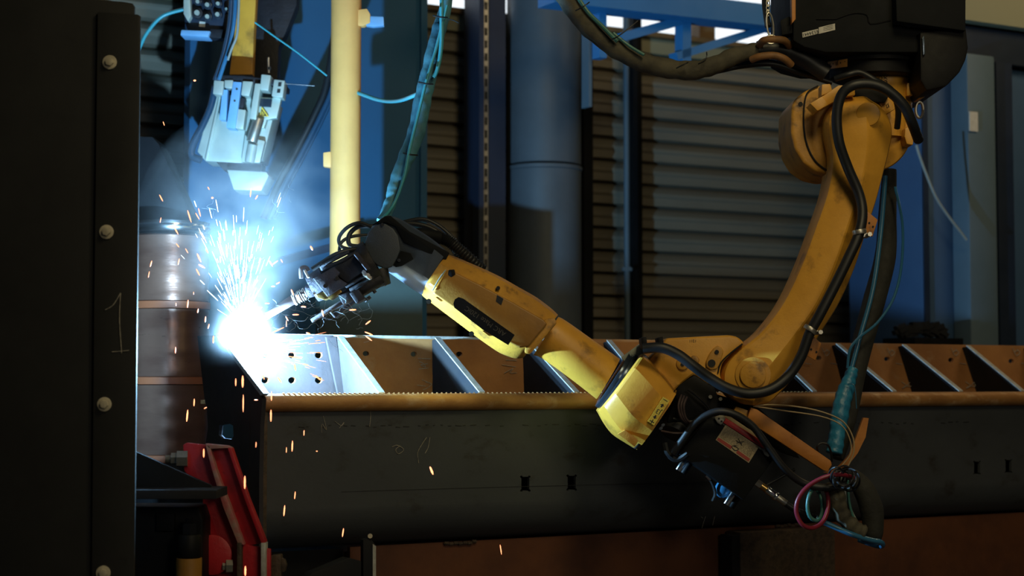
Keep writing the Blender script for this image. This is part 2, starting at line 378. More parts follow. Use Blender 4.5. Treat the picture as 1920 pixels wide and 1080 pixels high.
# cabinet, pale column and beam at the far side
s0, s1 = Bl(1728, 300, 1.1)[0], Bl(2060, 300, 1.1)[0]
h0 = Bl(1800, 118, 1.1)[2]
cb = thing('steel_cabinet', 'large grey-blue steel cabinet beside the robot, cable hanging across it', 'cabinet', W((s0 + s1) / 2, 1.1, FLOOR))
MB().bbox(s0, s1, 1.1, 1.6, FLOOR, h0, .01).obj('body', 'cabinet', cb)
MB().bbox(s0, s0 + .03, 1.09, 1.1, FLOOR + .02, h0 - .01).obj('edge_strip', 'darkblue', cb)
s2, s3, s4 = Bl(1810, 300, 1.0)[0], Bl(1862, 300, 1.0)[0], Bl(1868, 300, 1.0)[0]
pcx = struct(MB().bbox(s2, s3, .98, 1.09, FLOOR, h0 + .02, .012).obj('column_pale', 'palecol'))
q0 = Bl(1817, 209, .975); q1 = Bl(1833, 247, .975)
tag(MB().bbox(q0[0], q1[0], .972, .978, q1[2], q0[2]).obj('paper_tag', 'white'), 'small white paper tag stuck on the pale blue column', 'tag')
struct(MB().bbox(Bl(1870, 300, 1.0)[0], Bl(1900, 300, 1.0)[0], 1.0, 1.09, FLOOR, h0 + .0).obj('trim_5', 'darkblue'))
ca = Bl(1790, 45, .9)
struct(MB().bbox(ca[0] - .05, ca[0] + 2.2, 1.0, 1.3, Bl(1860, 40, .9)[2] + .02, Bl(1860, -60, .9)[2]).obj('beam_pale', 'cream'))
struct(MB().bbox(ca[0] - .25, ca[0] + 2.2, 1.05, 1.6, h0 + .01, Bl(1860, 42, .9)[2] + .01).obj('beam_dark', 'darkblue'))
tag(MB().tube([B(x, y, .93) for x, y in ((1718, 272), (1724, 292), (1738, 330), (1756, 372), (1780, 408), (1800, 434), (1812, 450))], .006, 8).obj('hanging_cable', 'greyhose'), 'thin pale cable hanging in front of the blue cabinet', 'cable')
# ladder rack beside it
lr = thing('rack_frame', 'dark narrow ladder-like rack frame beside the blue cabinet', 'rack', B(1708, 640, 1.6))
for x in (1694, 1712): MB().bbox(Bl(x - 5, 300, 1.6)[0], Bl(x + 5, 300, 1.6)[0], 1.66, 1.72, FLOOR, Bl(1700, 270, 1.6)[2]).obj('upright', 'darkblue', lr)
for y in (300, 362, 425, 490, 550, 610):
    q = Bl(1703, y, 1.62); MB().bbox(q[0] - .04, q[0] + .11, 1.68, 1.71, q[2] - .01, q[2] + .01).obj('rung', 'darkblue', lr)
k = MB()
for i in range(9):
    c_ = B(1690 + i * 9, 622 + random.uniform(-8, 6), .95); k.box(c_, .07, .1, .05, Matrix.Rotation(random.uniform(-.6, .6), 4, 'Y'), .015)
tag(k.obj('covered_heap', 'black'), 'dark lumpy heap on the floor at the foot of the rack frame', 'heap')
hb = thing('storage_stand', 'black stand under the dark heap behind the beam', 'stand', B(1725, 640, .95))
q = Bl(1685, 634, .95); q2 = Bl(1775, 634, .95)
MB().bbox(q[0], q2[0], 0.85, 1.05, q[2] - .05, q[2]).obj('top_board', 'black', hb)
for s_ in (q[0] + .02, q2[0] - .05): MB().bbox(s_, s_ + .03, .9, 1.0, FLOOR, q[2] - .05).obj('leg', 'black', hb)

# ================================================================== the welded beam
bm_ = thing('box_girder', 'long dark steel box girder under weld with rusty gusseted top edge', 'steel beam', O)
L = 7.2
DB, DT = .30, .345
hb_top = Bl(809, 631, DT)[2]
# front web: vertical, then bending under
arcp = [(.0 + .12 * (1 - math.cos(R(a))), -.33 - .12 * math.sin(R(a))) for a in range(0, 91, 15)]
front = [(0, -.03)] + arcp; inner = [(o + .012 if i < 3 else o, h + (.012 if i > 2 else 0)) for i, (o, h) in enumerate(front)]
# the vertical web is a plate with four slots
def slot(px, py, wd=17, ht=28, off=0.0):
    p = []; c = 2.4 if wd > 14 else 1.7
    x0, x1, y0, y1 = px - wd / 2, px + wd / 2, py - ht / 2, py + ht / 2
    for cx, cy, a0 in ((x0 + 1, y0 + 1, 90), (x1 - 1, y0 + 1, 180), (x1 - 1, y1 - 1, 270), (x0 + 1, y1 - 1, 0)):
        for j in range(7):
            a = R(a0 + 270 * j / 6); p.append((cx + c * math.cos(a), cy + c * math.sin(a)))
    return [B(x, y, off) for x, y in p]
slots = [slot(985, 907), slot(1072, 905), slot(1832, 877, 13, 25), slot(1891, 874, 13, 25)]
MB().poly([W(0, 0, -.03), W(L, 0, -.03), W(L, 0, -.33), W(0, 0, -.33)], E2 * .012, holes=slots).obj('web_plate', 'mill', bm_)
MB().extr(arcp + [(o + .001, h + .012) for o, h in arcp[::-1]], 0, L).obj('lower_bend', 'mill', bm_)
MB().extr([(.55, -.03), (.57, -.03), (.57, -.45), (.55, -.45)], .12, L).obj('rear_plate', 'mill', bm_)
MB().extr([(.0, -.03), (.55, -.03), (.55, -.018), (.0, -.018)], 0, L).obj('ledge', 'rust', bm_)
# round bar along the ledge
k = MB(); k.rings([[W(s_, -.004 + .026 * math.cos(a), -.022 + .026 * math.sin(a)) for a in [2 * math.pi * j / 20 for j in range(20)]] for s_ in (-.046, L)])
k.obj('round_bar', 'rustbar', bm_)
# weld bead line along the bar
k = MB(); x = 0.05
while x < 2.0:
    k.tube([W(x, -.012, .003), W(x + .010, .006, .004)], .0035, 5, 1); x += .016
wbd = k.obj('weld_bead', 'rustbar', bm_); wbd['kind'] = 'stuff'
# leaning back plate with holes: bays
def BP(px, py):   # pixel on the leaning back plate
    for it in range(3):
        off = DT if it == 0 else DB + (DT - DB) * max(0, min(1, (q[2]) / hb_top))
        q = Bl(px, py, off)
    return B(px, py, off)
def hole(px, py, r): return [BP(px + r * math.cos(R(a)), py + r * .82 * math.sin(R(a))) for a in range(0, 360, 30)]
hol = [hole(x, y, 7.5) for y in (666, 713) for x in (497, 547, 597)] + [hole(686, 663, 6), hole(776, 664, 6), hole(861, 664, 6)]
hol += [hole(x, y, 5.2) for x, y in ((1535, 671), (1663, 673), (1783, 675), (1896, 677))]
o_ = [W(0, DB, -.018), W(L, DB, -.018), W(L, DT, hb_top), W(0, DT, hb_top)]
sp = Bl(627, 632, DT)[0]
bk = MB(); bk.poly(o_, E2 * .012, holes=hol); bk.obj('back_plate', 'rust', bm_)
h6 = [[q - E2 * .0016 for q in hh] for hh in hol[:6]]; nn = Vector(E2) * -.0015
MB().poly([W(.0, DB, -.017) + nn, W(sp + .01, DB, -.017) + nn, W(sp - .005, DT, hb_top) + nn, W(.0, DT, hb_top) + nn], E2 * -.0015, holes=[[q - E2 * .003 + E2 * .0015 for q in hh] for hh in hol[:6]]).obj('ground_plate', 'primed', bm_)
# a bright ground plate laps the first bay
# gussets
gs = [(627, 640, 716), (809, 811, 905), (978, 983, 1083), (1130, 1138, 1225), (1283, 1296, 1385), (1420, 1440, 1530), (1558, 1585, 1680), (1682, 1712, 1805), (1802, 1833, 1921), (1917, 1950, 2040)]
for i, (xt, xb, xf) in enumerate(gs):
    st = Bl(xt, 640, DT)[0]; sb = Bl(xb, 738, DB)[0]; sf = Bl(xf, 738, 0.0)[0]
    top = hb_top - .012
    th = E1 * .012
    tri = [W(st, DT - .005, top), W(sb, DB, -.015), W(sf, .022, -.012), W(sf, .018, .002), W(st, DT - .03, top + .004)]
    g = MB().poly(tri, th).obj('gusset', 'gusset' if i else 'primed', bm_)
    e0, e1 = W(st - .004, DT - .032, top + .005), W(sf - .004, .014, .004)
    n_ = E3.cross(e1 - e0).normalized()
    up = Vector((0, 0, .004))
    MB().poly([e0, e1, e1 + up, e0 + up], E1 * .020).obj('cut_edge', 'cut', g)
# first-bay vertical stiffener beside gusset
k = MB(); k.poly([B(612, 632, DT - .02), B(630, 632, DT - .02), B(646, 738, DB - .02), B(634, 738, DB - .02)], E2 * .012).obj('stiffener', 'primed', bm_)
# top strip of back plate, ground bright
MB().poly([W(0, DT - .003, hb_top - .008), W(sp + .9, DT - .003, hb_top - .008), W(sp + .9, DT - .003, hb_top + .001), W(0, DT - .003, hb_top + .001)], E2 * .017).obj('ground_lip', 'cut', bm_)
# hooked end plate
ep = [(370, 630), (410, 629), (432, 659), (462, 700), (486, 736), (492, 748), (488, 800), (486, 900), (486, 1110), (400, 1110), (396, 900), (386, 832), (390, 800), (388, 770), (383, 745), (377, 690)]
hx = [(411, 797), (430, 794), (437, 798), (438, 818), (434, 824), (416, 822), (410, 816)]
k = MB(); k.poly([E(x, y, -.047) for x, y in ep], E1 * .012, holes=[[E(x, y, -.047) for x, y in hx]]); k.obj('end_plate', 'millend', bm_)
k = MB(); k.poly([E(x, y, -.049) for x, y in ((404, 629), (411, 628), (494, 738), (489, 742))], E1 * .018); k.obj('cut_edge', 'cut', bm_)
k = MB()
for i in range(46):
    hh = -.03 - i * .0125
    k.box(W(-.018, -.012, hh), .018, .016, .0115, Matrix.Rotation(AL + random.uniform(-.2, .2), 4, 'Z'), .004)
ws = k.obj('corner_weld', 'weld', bm_); ws['kind'] = 'stuff'
MB().bbox(-.047, .004, -.012, .0, -.62, -.04, .003).obj('corner_strip', 'weld', bm_)
# chalk writing
def chalk(strokes, f, r=.0011):
    k = MB()
    for st in strokes: k.tube([f(x, y) + f(960, 540) * 0 for x, y in st], r, 5, 5)
    return k.obj('chalk_mark', 'chalk', bm_)
fb = lambda x, y: BP(x, y) - E2 * .004
chalk([[(783, 672), (806, 673)], [(784, 692), (802, 690)], [(785, 678), (792, 681), (797, 688), (788, 684), (801, 682)]], fb)
chalk([[(781, 722), (797, 724)], [(797, 716), (808, 720), (801, 727), (792, 731)], [(800, 716), (790, 712)]], fb)
chalk([[(947, 675), (968, 676)], [(940, 684), (966, 688)], [(944, 700), (961, 691), (955, 699), (968, 699)]], fb)
for x in (1500, 1548, 1670, 1790, 1905):
    chalk([[(x, 655), (x + 6, 661), (x, 667), (x - 4, 660), (x + 3, 657)], [(x - 8, 652), (x - 5, 660)]], fb, .0013)
    chalk([[(x + 8, 681), (x + 20, 683)]], fb, .0013)
for x in (1695, 1815): chalk([[(x - 6, 716), (x + 2, 722), (x - 5, 728), (x + 3, 724), (x + 10, 717), (x + 12, 724), (x + 5, 724)]], fb, .0013)
ff = lambda x, y: B(x, y, -.002)
chalk([[(735, 838), (745, 835), (757, 843), (747, 851), (742, 843), (750, 836)]], ff, .0009)
chalk([[(785, 868), (783, 850), (790, 835), (800, 820)], [(806, 820), (803, 838), (797, 850)]], ff, .0008)
chalk([[(603, 812), (604, 795), (612, 806), (606, 780)], [(628, 790), (640, 798), (645, 792), (636, 803)], [(690, 752), (695, 775), (693, 800)]], ff, .0008)
chalk([[(1308, 962), (1318, 972)], [(1316, 990), (1326, 958)], [(1336, 985), (1342, 960)]], lambda x, y: B(x, y, .03), .0008)
# stained seam lines on the web
k = MB(); k.tube([B(x, y, -.0005) for x, y in ((640, 922), (985, 912), (1350, 904))], .0009, 4, 4); k.obj('scribed_line', 'ink', bm_)
k = MB()
for i in range(90):
    x = 560 + i * 14; y = 800 - (x - 560) * .006 + random.uniform(-2, 2)
    if random.random() < .75: k.tube([B(x, y, -.0004), B(x + random.uniform(4, 12), y + random.uniform(-1, 1), -.0004)], .0016, 4, 1)
kk = k.obj('scuff_line', 'ink', bm_); kk['kind'] = 'stuff'

# rusty support frame under the girder
sf = thing('support_fixture', 'dark rust-red fixture plate carrying the girder from below', 'fixture', W(3, .2, FLOOR))
MB().bbox(.30, 3.08, .07, .09, FLOOR, -.452).obj('face_plate', 'rustdark', sf)
MB().bbox(3.5, L, .07, .09, FLOOR, -.452).obj('face_plate', 'rustdark', sf)
q = MB(); q.bbox(.3, L, .12, .50, FLOOR, -.47); q.obj('core', 'rustdark', sf)
MB().bbox(-.10, .3, .12, .54, FLOOR, -.46).obj('end_block', 'black', sf)
k = MB()
for sx in (.62, 1.9): 
    for j in range(7): k.box(W(sx + j * .016, .066, -.455 + random.uniform(-.003, .003)), .02, .012, .01, Matrix.Rotation(AL, 4, 'Z'), .003)
k.obj('tack_weld', 'weld', sf)
pl = thing('support_post', 'dark brown square steel post below the hanging control box', 'post', B(1475, 1080, -.02))
a0, a1 = Bl(1388, 1000, -.02), Bl(1566, 1000, -.02)
MB().bbox(a0[0], a1[0], -.02, .06, FLOOR, -.46, .006).obj('post_body', 'weld', pl)
MB().bbox(a0[0] - .03, a0[0] + .002, -.015, .05, FLOOR, -.47).obj('side_plate', 'gusset', pl)
cl = thing('stop_bracket', 'small upright flat steel stop with a bolt below the girder', 'bracket', B(695, 1080, -.1))
MB().poly([B(x, y, -.10) for x, y in ((681, 1012), (694, 1008), (705, 1022), (705, 1100), (681, 1100))], E2 * .02, .003).obj('plate', 'gusset', cl)
MB().poly([B(x, y, -.104) for x, y in ((699, 1020), (705, 1024), (705, 1100), (699, 1100))], E2 * .004).obj('bright_edge', 'cut', cl)
MB().cyl(B(694, 1005, -.105), B(694, 1005, -.08), .007, n=12).obj('bolt', 'bolt', cl)
pp = MB(); pp.poly([B(x, y, -.12) for x, y in ((560, 1100), (585, 1075), (655, 1046), (678, 1052), (678, 1100))], E2 * .05, .004)
tag(pp.obj('loose_plate', 'gusset'), 'dark sloping steel plate lying against the small upright stop', 'plate')

# ================================================================== left foreground column
YC = 4.3
cf = thing('machine_column', 'dark olive steel machine column with three zinc bolts down its edge', 'column', (P(130, 1080, YC).x, YC, 0))
MB().prism([(-60, -60), (165, -2), (230, 3), (248, 6), (252, 12), (252, 28), (250, 1180), (-60, 1180)], YC, YC + .012, .002).obj('body', 'column', cf)
MB().prism([(183, 22), (258, 27), (263, 30), (257, 560), (250, 1180), (171, 1180), (176, 600)], YC - .012, YC - .001, .0015).obj('cover_strip', 'column', cf)
for x, y in ((206, 117), (200, 435), (196, 758), (194, 1074)):
    c_ = P(x, y, YC - .012)
    b0 = MB().cyl(c_, c_ + Vector((0, -.004, 0)), 13.5 * YC / F, n=32, bevel=.001).obj('washer', 'bolt', cf)
    MB().cyl(c_ + Vector((.001, -.004, 0)), c_ + Vector((.001, -.013, 0)), 8 * YC / F, n=6, bevel=.001).obj('bolt_head', 'bolt', b0)
k = MB()
k.tube([P(x, y, YC - .0135) for x, y in ((197, 581), (212, 572), (226, 549))], .0011, 5, 4)
k.tube([P(x, y, YC - .0135) for x, y in ((226, 549), (224, 600), (228, 662))], .0012, 5, 4)
k.tube([P(x, y, YC - .0135) for x, y in ((210, 660), (242, 657))], .0011, 5, 4)
k.obj('chalk_numeral', 'chalk', cf)

# shiny drum behind it
YD = 5.95; dc = P(312, 700, YD); rd = 78 * YD / F
dz = lambda y: P(312, y, YD).z
dr = thing('wire_drum', 'shiny brown-grey metal drum with orange bands behind the dark column', 'drum', (dc.x, YD, 0))
def dseg(y0, y1, w0=0): return [(rd + w0, dz(y1)), (rd + w0, dz(y0))]
for a_, b_ in ((446, 566), (582, 706), (722, 850)):
    n = 9; pr = []
    for i in range(n + 1):
        z_ = dz(b_) + (dz(a_) - dz(b_)) * i / n; pr.append((rd - .002 + .0022 * math.sin(i * 2.3), z_))
    MB().lathe(Vector((dc.x, YD, 0)), pr, 56).obj('shell', 'drum', dr, ang=60)
for a_, b_ in ((566, 582), (706, 722), (850, 866)):
    MB().lathe(Vector((dc.x, YD, 0)), [(rd - .01, dz(b_)), (rd + .004, dz(b_) + .003), (rd + .004, dz(a_) - .003), (rd - .01, dz(a_))], 56).obj('band', 'band', dr)
MB().lathe(Vector((dc.x, YD, 0)), [(rd - .01, dz(447)), (rd + .004, dz(444)), (rd - .001, dz(438)), (rd + .006, dz(432)), (rd + .006, dz(428)), (rd - .002, dz(424)), (rd + .003, dz(419)), (rd - .02, dz(418))], 56).obj('rim', 'chrome', dr)
MB().lathe(Vector((dc.x, YD, 0)), [(rd, 0), (rd, dz(866))], 40).obj('base', 'black', dr)
tag(MB().prism([(200, 254), (286, 256), (298, 270), (330, 340), (356, 400), (358, 417), (200, 417)], YD - .05, YD + .12, .006).obj('dark_guard', 'blackpaint'), 'dark grey tapering steel guard standing on top of the shiny drum', 'guard')

# red clamp arm
YR = 4.72
ra = thing('red_clamp', 'red painted channel-shaped clamp arm below the girder end', 'clamp', P(470, 1080, YR))
MB().prism([(392, 838), (432, 842), (462, 930), (496, 1018), (458, 1024), (424, 930)], YR + .02, YR + .03, .002).obj('web', 'red', ra)
MB().prism([(385, 834), (393, 835), (405, 880), (432, 950), (458, 1022), (446, 1020), (418, 950), (397, 880)], YR - .01, YR + .03, .002).obj('flange', 'redworn', ra)
MB().prism([(426, 838), (434, 840), (466, 935), (498, 1017), (490, 1019), (458, 935)], YR - .01, YR + .03, .002).obj('flange', 'red', ra)
MB().prism([(343, 834), (350, 830), (385, 834), (400, 885), (445, 1015), (445, 1110), (380, 1110), (380, 930), (345, 882)], YR + .03, YR + .05, .003).obj('side_plate', 'red', ra)
MB().prism([(384, 832), (426, 836), (434, 840), (392, 842)], YR - .01, YR + .03, .002).obj('end_cap', 'redworn', ra)
MB().prism([(444, 1018), (507, 1030), (507, 1110), (444, 1110)], YR + .01, YR + .03, .002).obj('lower_web', 'red', ra)
for x in (444, 489): MB().prism([(x, 1018), (x + 9, 1018), (x + 9, 1110), (x, 1110)], YR - .015, YR + .03, .002).obj('worn_edge', 'cut' if x > 480 else 'weld', ra)
MB().lathe(P(398, 1040, YR + .02), [(.055, 0), (.055, .012), (.045, .016)], 40, Vector((0, -1, 0))).obj('pivot_disc', 'red', ra)
def nut(name, x, y, Yn, r, Ln, m, label, ax=Vector((1, 0, 0))):
    k = MB(); hexnut(k, P(x, y, Yn), ax, r, Ln); return k, name
bt = thing('clamp_bolt', 'zinc hex bolt with two nuts through the red clamp arm top', 'bolt', P(330, 860, YR))
hexnut(MB(), P(342, 861, YR + .03), Vector((1, .1, 0)), .024, .03).obj('large_nut', 'steel', bt)
hexnut(MB(), P(327, 860, YR + .03), Vector((1, .1, 0)), .017, .018).obj('small_nut', 'steel', bt)
k = MB()
for i in range(7): k.cyl(P(311 + i * 1.8, 861, YR + .03), P(312.2 + i * 1.8, 861, YR + .03), .0125, .0105, n=16)
k.cyl(P(311, 861, YR + .03), P(352, 861, YR + .03), .010, n=16); k.obj('thread', 'steel', bt)
sb_ = thing('ledge_bracket', 'black gusseted shelf bracket jutting from behind the dark column', 'bracket', P(325, 930, 4.6))
MB().prism([(150, 790), (252, 846), (395, 910), (398, 919), (150, 919)], 4.62, 4.64, .001).obj('gusset_web', 'blackpaint', sb_)
MB().prism([(120, 919), (405, 919), (405, 936), (120, 936)], 4.50, 4.68, .002).obj('shelf_plate', 'gusset', sb_)
hy = thing('hydraulic_clamp', 'black oily hydraulic clamp block with hex nut below the shelf bracket', 'clamp', P(330, 1080, 4.62))
MB().prism([(200, 950), (292, 950), (372, 950), (380, 975), (380, 1110), (200, 1110)], 4.63, 4.78, .006).obj('block', 'black', hy)
MB().prism([(293, 962), (327, 962), (327, 996), (293, 996)], 4.615, 4.632, .004).obj('inset_plate', 'blackpaint', hy)
zz = lambda y: P(355, y, 4.58).z
cc = Vector((P(355, 1000, 4.58).x, 4.58, 0))
MB().lathe(cc, [(.030, zz(1046)), (.032, zz(1044)), (.032, zz(1006)), (.028, zz(1002))], 32).obj('cap', 'black', hy)
MB().lathe(cc, [(.018, zz(1003)), (.020, zz(1001)), (.020, zz(984)), (.017, zz(981))], 6).obj('hex_nut', 'gusset', hy)
k = MB()
for i in range(4): k.lathe(cc, [(.0095, zz(981 - i * 2.4)), (.0115, zz(979.8 - i * 2.4)), (.0095, zz(978.6 - i * 2.4))], 16)
k.obj('stud', 'gusset', hy)
MB().lathe(cc, [(.034, zz(1110)), (.034, zz(1046))], 32).obj('oily_barrel', 'brownyellow', hy)
k = MB(); hexnut(k, P(430, 1062, YR + .01), Vector((1, .2, 0)), .019, .018); hexnut(k, P(424, 1062, YR + .01), Vector((1, .2, 0)), .012, .02)
tag(k.obj('side_bolt', 'steel'), 'small grey hex bolt head beside the lower red clamp arm', 'bolt')
k = MB(); k.prism([(507, 1042), (527, 1040), (527, 1110), (507, 1110)], YR + .04, YR + .08, .004); k.prism([(527, 1046), (534, 1050), (537, 1060), (534, 1072), (527, 1074)], YR + .045, YR + .07, .003)
tag(k.obj('stop_block', 'weld'), 'brown rusty stop block next to the lower red clamp arm', 'block')

# ================================================================== background: yellow pole and second welding head
YP = 6.2
yp = thing('yellow_pole', 'thick yellow painted steel pole hanging behind the welding torch', 'pole', P(650, 0, YP))
zt = P(650, -260, YP).z; zb = P(650, 515, YP).z; xc = P(648, 240, YP).x
MB().cyl(Vector((xc, YP, zb)), Vector((xc, YP, zt)), 28.5 * YP / F, n=48).obj('tube', 'pole', yp)
MB().prism([(606, 286), (620, 284), (622, 314), (606, 312)], YP - .02, YP + .02, .003).obj('lug', 'pole', yp)
MB().prism([(671, 18), (688, 16), (694, 26), (694, 42), (682, 48), (671, 48)], YP - .03, YP + .01, .003).obj('lug', 'pole', yp)
MB().prism([(688, 30), (719, 31), (720, 48), (700, 50), (686, 48)], YP - .025, YP + .005, .003).obj('block', 'alublue', yp)

YT = 6.35
hd = thing('wire_feed_tool', 'silver and blue wire-feed tool head hanging in smoke behind the arc', 'tool head', P(470, 0, YT))
MB().prism([(398, 186), (412, 176), (520, 190), (492, 300), (478, 308), (385, 302), (370, 284)], YT, YT + .16, .004).obj('housing', 'alu', hd)
MB().prism([(411, 178), (416, 178), (388, 302), (384, 301)], YT - .012, YT, .001).obj('corner_edge', 'alu', hd)
MB().prism([(400, 140), (455, 142), (532, 152), (531, 162), (398, 150)], YT - .06, YT + .12, .003).obj('top_plate', 'torchdark', hd)
MB().prism([(401, 150), (420, 152), (417, 178), (399, 176)], YT - .07, YT, .004).obj('connector_block', 'alu', hd)
MB().prism([(421, 150), (437, 150), (435, 166), (421, 164)], YT - .07, YT, .003).obj('connector_block', 'alu', hd)
MB().prism([(417, 168), (427, 168), (424, 225), (411, 224)], YT - .05, YT, .002).obj('blue_bar', 'alublue', hd)
bb = MB().prism([(437, 153), (453, 154), (441, 241), (424, 239)], YT - .07, YT, .002).obj('blue_bar', 'alublue', hd)
k = MB()
for x, y in ((444, 167), (440, 189)): k.cyl(P(x, y, YT - .0705), P(x, y, YT - .0725), .004, n=12)
k.obj('screw', 'ink', bb)
MB().prism([(455, 152), (474, 153), (467, 180), (452, 178)], YT - .075, YT, .003).obj('valve_block', 'alu', hd)
MB().prism([(448, 182), (459, 184), (456, 206), (445, 204)], YT - .05, YT, .003).obj('dark_block', 'torchdark', hd)
MB().prism([(445, 204), (461, 206), (456, 242), (440, 240)], YT - .06, YT, .003).obj('valve_block', 'alu', hd)
MB().prism([(478, 156), (489, 157), (480, 224), (468, 222)], YT - .085, YT, .003).obj('guide_rail', 'alu', hd)
MB().prism([(490, 139), (508, 141), (503, 170), (487, 168)], YT - .09, YT, .004).obj('slide_block', 'alu', hd)
vb = MB().prism([(514, 149), (534, 151), (530, 183), (509, 180)], YT - .08, YT, .003).obj('valve_block', 'alu', hd)
MB().prism([(522, 154), (528, 154), (527, 162), (521, 162)], YT - .082, YT - .079).obj('port', 'ink', vb)
MB().prism([(520, 167), (526, 167), (525, 174), (519, 174)], YT - .082, YT - .079).obj('port', 'ink', vb)
fp = MB().prism([(487, 182), (527, 184), (519, 221), (500, 224), (495, 240), (478, 238)], YT - .04, YT, .003).obj('front_plate', 'alu', hd)
MB().prism([(489, 184), (510, 186), (508, 201), (486, 199)], YT - .05, YT - .038, .001).obj('dark_label', 'ring', fp)
tw = MB(); tw.prism([(491, 200), (504, 219), (487, 217)], YT - .0525, YT - .050); tw = tw.obj('warning_triangle', 'sticker', fp)
k = MB(); k.prism([(490.5, 204), (500, 217.5), (489, 216.5)], YT - .0532, YT - .0524, holes=[[(491.5, 208), (496.5, 215.5), (490.5, 215)]]); k.cyl(P(492.8, 213.2, YT - .0534), P(492.8, 213.2, YT - .0522), .0022, n=10); k.obj('warning_symbol', 'ink', tw)
ax0, ax1 = P(485, 222, YT - .06), P(472, 266, YT - .06)
MB().cyl(ax0, ax1, .021, n=32, bevel=.002).obj('piston', 'steel', hd)
MB().prism([(459, 252), (467, 258), (497, 264), (487, 305), (452, 304)], YT - .035, YT, .004).obj('lower_block', 'alu', hd)
MB().cyl(P(474, 272, YT - .05), P(468, 305, YT - .05), .018, n=24).obj('lower_piston', 'alu', hd)
MB().prism([(425, 318), (500, 322), (504, 330), (490, 358), (438, 356)], YT - .06, YT + .10, .006).obj('fume_hood', 'alu', hd)
MB().prism([(405, 303), (492, 306), (490, 322), (420, 320)], YT, YT + .1, .004).obj('neck_plate', 'torchdark', hd)
MB().prism([(446, -60), (483, -60), (476, 62), (473, 140), (430, 140), (441, 50)], YT + .06, YT + .12, .004).obj('yellow_hanger', 'yellow', hd)
MB().prism([(484, -60), (560, -60), (556, 10), (536, 60), (522, 88), (520, 150), (470, 150), (476, 60)], YT + .18, YT + .26, .004).obj('dark_mount', 'torchdark', hd)
MB().cyl(P(504, 137, YT - .04), P(503, 108, YT - .04), .004, n=10).obj('pin', 'chrome', hd)
MB().box(P(505, 128, YT - .04), .012, .012, .016, bevel=.003).obj('pin_nut', 'chrome', hd)
k = MB()
k.ptube([(378, 300, YT), (360, 292, YT), (362, 270, YT), (380, 235, YT), (395, 200, YT), (404, 160, YT)], YT, 7); k.obj('side_cable', 'rubberblue', hd)
YF = 6.3
wfd = thing('wire_feeder', 'wire feeder unit full of drive rollers above the silver tool head', 'feeder', P(385, 0, YF))
MB().prism([(346, -70), (430, -70), (428, 60), (352, 58), (346, 40)], YF, YF + .1, .004).obj('case', 'darkblue', wfd)
MB().prism([(340, 56), (394, 58), (390, 69), (338, 66)], YF - .04, YF + .05, .003).obj('bottom_lip', 'alublue', wfd)
MB().prism([(394, 54), (432, 56), (430, 72), (392, 70)], YF - .02, YF + .05, .003).obj('dark_lip', 'torchdark', wfd)
MB().prism([(344, -60), (353, -60), (358, 30), (352, 40), (344, 26)], YF - .04, YF, .003).obj('side_bracket', 'alu', wfd)
for x, y, r_ in ((373, 6, 7), (372, 27, 10), (391, 12, 8), (411, 10, 7), (410, 30, 8), (391, 34, 8), (392, -12, 9), (367, -14, 7), (427, 20, 5)):
    c_ = P(x, y, YF)
    ro = MB().cyl(c_, c_ + Vector((0, -.025, 0)), r_ * YF / F, n=24, bevel=.002).obj('drive_roller', 'torchdark' if r_ > 9 else 'ring', wfd)
    MB().cyl(c_ + Vector((0, -.025, 0)), c_ + Vector((0, -.033, 0)), r_ * .5 * YF / F, n=12).obj('roller_hub', 'alu', ro)
MB().prism([(374, 40), (385, 41), (384, 51), (373, 50)], YF - .004, YF - .001).obj('label_plate', 'white', wfd)

def cable(name, pts, Y, r, m, label, cat='cable', group=None, n=10, sm=8):
    return tag(MB().ptube(pts, Y, r, n, sm).obj(name, m, ang=80), label, cat, group)
cable('air_hose', [(240, 140, 6.3), (262, 88, 6.3), (278, 58, 6.3), (305, 30, 6.3), (346, 17, 6.3)], 6.3, 3.6, 'cyan', 'bright cyan hose curving from the wire feeder to the dark column', 'hose')
cable('feed_cable', [(434, -40), (432, 30), (424, 80), (414, 118), (403, 150)], 6.22, 4.5, 'rubberblue', 'thick dark blue cable dropping beside the wire feeder to the tool head')
cable('feed_cable', [(443, -40), (440, 30), (432, 80), (420, 120), (410, 150)], 6.2, 4, 'bluehose', 'mid blue cable dropping between the thick dark cable and the white one')
cable('white_cable', [(449, -40), (447, 30), (444, 66), (434, 92), (427, 113)], 6.17, 2.4, 'greyhose', 'thin white cable dropping beside the yellow hanger')
cable('tension_rod', [(478, 42), (520, 72), (560, 100), (613, 142)], 6.12, 1.7, 'cyan', 'thin cyan rod slanting down to the yellow pole', 'rod', sm=2)
cable('loop_hose', [(660, 170, 6.2), (682, 178, 6.15), (705, 186, 6.1), (730, 190, 6.0), (755, 187, 5.8), (785, 175, 5.4)], 5.8, 4, 'cyan', 'short cyan hose sagging between the pole and the hanging sheath', 'hose')
for i, (d, r_, nm, lb) in enumerate(((0, 7, 'rubber', 'thick black'), (12, 5, 'rubberblue', 'dark blue'), (20, 3, 'rubberblue', 'slender blue'))):
    cable('slanting_cable', [(628 + d, 60, 6.4), (612 + d, 160, 6.4), (590 + d, 215, 6.4), (552 + d, 290, 6.4), (520 + d, 350, 6.4), (494 + d, 410, 6.4)], 6.4, r_, nm, lb + ' cable slanting down behind the pole past the tool head')
cable('guide_wire', [(534, 157, 6.3), (590, 161, 6.3)], 6.3, 1, 'chrome', 'short thin steel wire sticking out beside the tool head', 'wire', sm=1)
k = MB(); k.poly([B(x, y, 1.5) for x, y in ((440, 505), (640, 452), (640, 466), (440, 522))], E2 * .05)
tag(k.obj('cross_bar', 'darkblue'), 'dark blue slanting flat bar behind the wrist of the robot', 'bar')
k = MB(); k.poly([B(x, y, 1.1) for x, y in ((600, 500), (792, 500), (792, 700), (600, 700))], E2 * .04)
